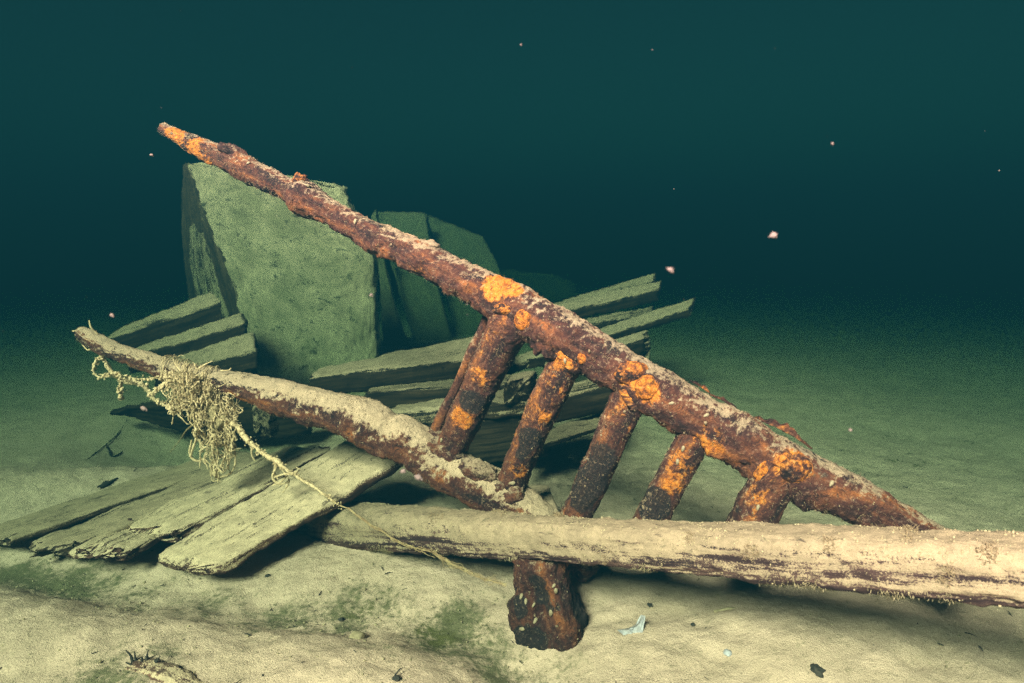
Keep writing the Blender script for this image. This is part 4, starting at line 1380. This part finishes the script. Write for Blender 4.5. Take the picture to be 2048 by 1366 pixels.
def rock(name, px, py, r, label, cat, mat, seed, flat_=0.6, group=None):
    c = G(px, py)
    rr = px2m(r, c[1])
    v, f = ico()
    # one subdivision
    V = list(v); cache = {}; T = []
    def midp(a, b):
        k = (min(a, b), max(a, b))
        if k not in cache:
            m_ = (V[a] + V[b]) / 2; V.append(m_ / np.linalg.norm(m_)); cache[k] = len(V) - 1
        return cache[k]
    for _ in range(2):
        T = []
        for a, b_, c_ in f:
            x, y, z = midp(a, b_), midp(b_, c_), midp(c_, a)
            T += [[a, x, z], [b_, y, x], [c_, z, y], [x, y, z]]
        f = T; cache = {}
    V = np.array(V)
    V = V * (1 + (0.35 if mat is not DARKBIT else 0.9) * fbm(V + seed, 1.8, 4, seed))[:, None] * np.array([1, 1, flat_]) * rr * (1 if mat is not DARKBIT else 0.75)
    return tag(mesh_obj(name, V + c + np.array([0, 0, rr * .25]), None, mat, tris=f), label, cat, group)


scraps = 'dark scraps lying on the silt'
rock('pebble', 714, 1276, 17, 'buff pebble dusted with silt between two dark troughs', 'pebble', CRUMB, 3)
for k, (px, py, r, lb) in enumerate([(708, 1308, 9, 'dark curled scrap on the silt just below the buff pebble'), (1634, 1345, 22, 'fuzzy dark clump of weed at the lower edge of the silt under the beam'), (792, 1358, 10, 'dark scrap at the bottom of the silt below the pebble'),
                                    (212, 968, 9, 'dark flat scrap on the bright bank behind the fanned planks'), (536, 1153, 7, 'small black scrap below the gap between plank and beam'), (1386, 1250, 7, 'black speck of debris under the pale twig'),
                                    (1300, 1212, 8, 'dark crumpled scrap on the silt above the white shell'), (682, 1240, 7, 'tiny black scrap at the lip of the dark trough')]):
    rock('debris_scrap', px, py, r, lb, 'scrap', DARKBIT, 20 + k, 0.5, scraps)
rock('pebble', 1455, 1308, 10, 'small grey white pebble on the silt below the twig', 'pebble', PEARL, 9, .6)


def build_sunken_log():
    a, b = G(235, 1392), G(520, 1430)
    top = G(262, 1330)
    root = empty('sunken_log', top, 'half buried dark log with splintered upright fibres at the front edge of the silt', 'log')
    pts = [G(x, y) + np.array([0, 0, z]) for x, y, z in ((270, 1322, -.012), (330, 1345, -.006), (400, 1380, -.010), (480, 1420, -.02))]
    rows_ = np.array([np.r_[p, 0.022] for p in pts])
    q = catmull(rows_, 90)
    C = q[:, :3]
    T = np.gradient(C, axis=0); T /= np.linalg.norm(T, axis=1)[:, None]
    A = np.cross(T, [0, 0, 1.0]); A /= np.linalg.norm(A, axis=1)[:, None]
    B = np.cross(A, T)
    sh = sweep(C, A * .026, B * .018, 60, 2.2, (.01, .01), 5, (.02, 0), 950)
    displace(sh, 0.006 * fbm(sh.lc, 20, 3, 951) + .003 * fbm(sh.lc, 80, 2, 952))
    s = 0.22 + 0.4 * sh.n[:, 2] + .4 * fbm(sh.lc, 14, 3, 953)
    mesh_obj('log_body', sh.v, sh.f, WOODR, root, {'silt': s, 'lc': sh.lc})
    bases = np.array([G(x, y) for x, y in ((266, 1328), (276, 1325), (284, 1330), (292, 1326), (300, 1332), (306, 1336), (272, 1335), (290, 1338), (318, 1342))])
    tips = np.array([[-.012, 0, .032], [-.005, 0, .026], [.004, .0, .020], [.008, 0, .030], [.014, .0, .016], [.018, 0, .028], [-.02, 0, .012], [.006, -.01, .012], [.02, 0, .012]])
    for p, d in zip(bases, tips):
        bg_ = Bag(); bg_.add(tube([p - np.array([0, 0, .008]), p + d * .5 + rng.normal(size=3) * .002, p + d], [.0032, .0030, .0012], 6, .3))
        bg_.build('splinter', DARKBIT, root)


build_sunken_log()

# ------------------------------------------------------------------ flakes drifting in the water
snow = 'pale flakes drifting in the water'
for k, (px, py, y, r, lb) in enumerate([
        (1546, 470, 1.10, 9, 'ragged white flake drifting highest over the empty water beyond the ladder'),
        (1341, 540, 1.00, 8, 'pinkish blurred flake drifting beside the tips of the jutting timbers'),
        (1664, 287, 1.30, 4, 'tiny white speck drifting alone high in the dark water'),
        (304, 310, 1.70, 4, 'tiny pale speck drifting below the tip of the upper rail'),
        (223, 630, 1.40, 6, 'pinkish flake drifting above the tip of the lower rail'),
        (288, 817, 1.60, 8, 'cream flake drifting beneath the net strands'),
        (838, 955, 1.35, 10, 'blurred pale flake drifting in the dark gap under the lower rail'),
        (806, 942, 1.40, 7, 'small pale flake drifting at the edge of the dark gap under the lower rail'),
        (742, 590, 1.60, 5, 'small pale speck drifting in front of the hull slab edge'),
        (1700, 860, 1.2, 5, 'faint speck drifting low over the green bed beyond the upper rail')]):
    y, r = y * 0.6, r * 0.8
    c = P(px, py, y)
    v, f = ico()
    V = v * (1 + 0.5 * rng.uniform(-1, 1, size=(12, 1))) * np.array([1.1, .7, .8]) * px2m(r, y)
    v2 = v * (1 + 0.5 * rng.uniform(-1, 1, size=(12, 1))) * np.array([.6, .5, .9]) * px2m(r * .7, y) + np.array([px2m(r * .7, y), 0, -px2m(r * .5, y)])
    tag(mesh_obj('drifting_flake', np.vstack([V, v2]) + c, None, SNOW, tris=np.vstack([f, f + 12])), lb, 'flake', snow)

n = 45
mp = np.array([P(rng.uniform(0, 2048), rng.uniform(0, 1366), y) for y in rng.uniform(0.7, 1.7, n)])
mp = mp[mp[:, 2] > 0.25]
V, T = grains(mp, rng.uniform(0.0004, 0.0010, len(mp)))
tag(mesh_obj('drifting_motes', V, None, SNOW, None, tris=T, origin=(0, 1, 0)), 'tiny motes of silt hanging in the water', kind='stuff')

print('tris', sum(len(o.data.loops) - 2 * len(o.data.polygons) for o in bpy.data.objects if o.type == 'MESH'))
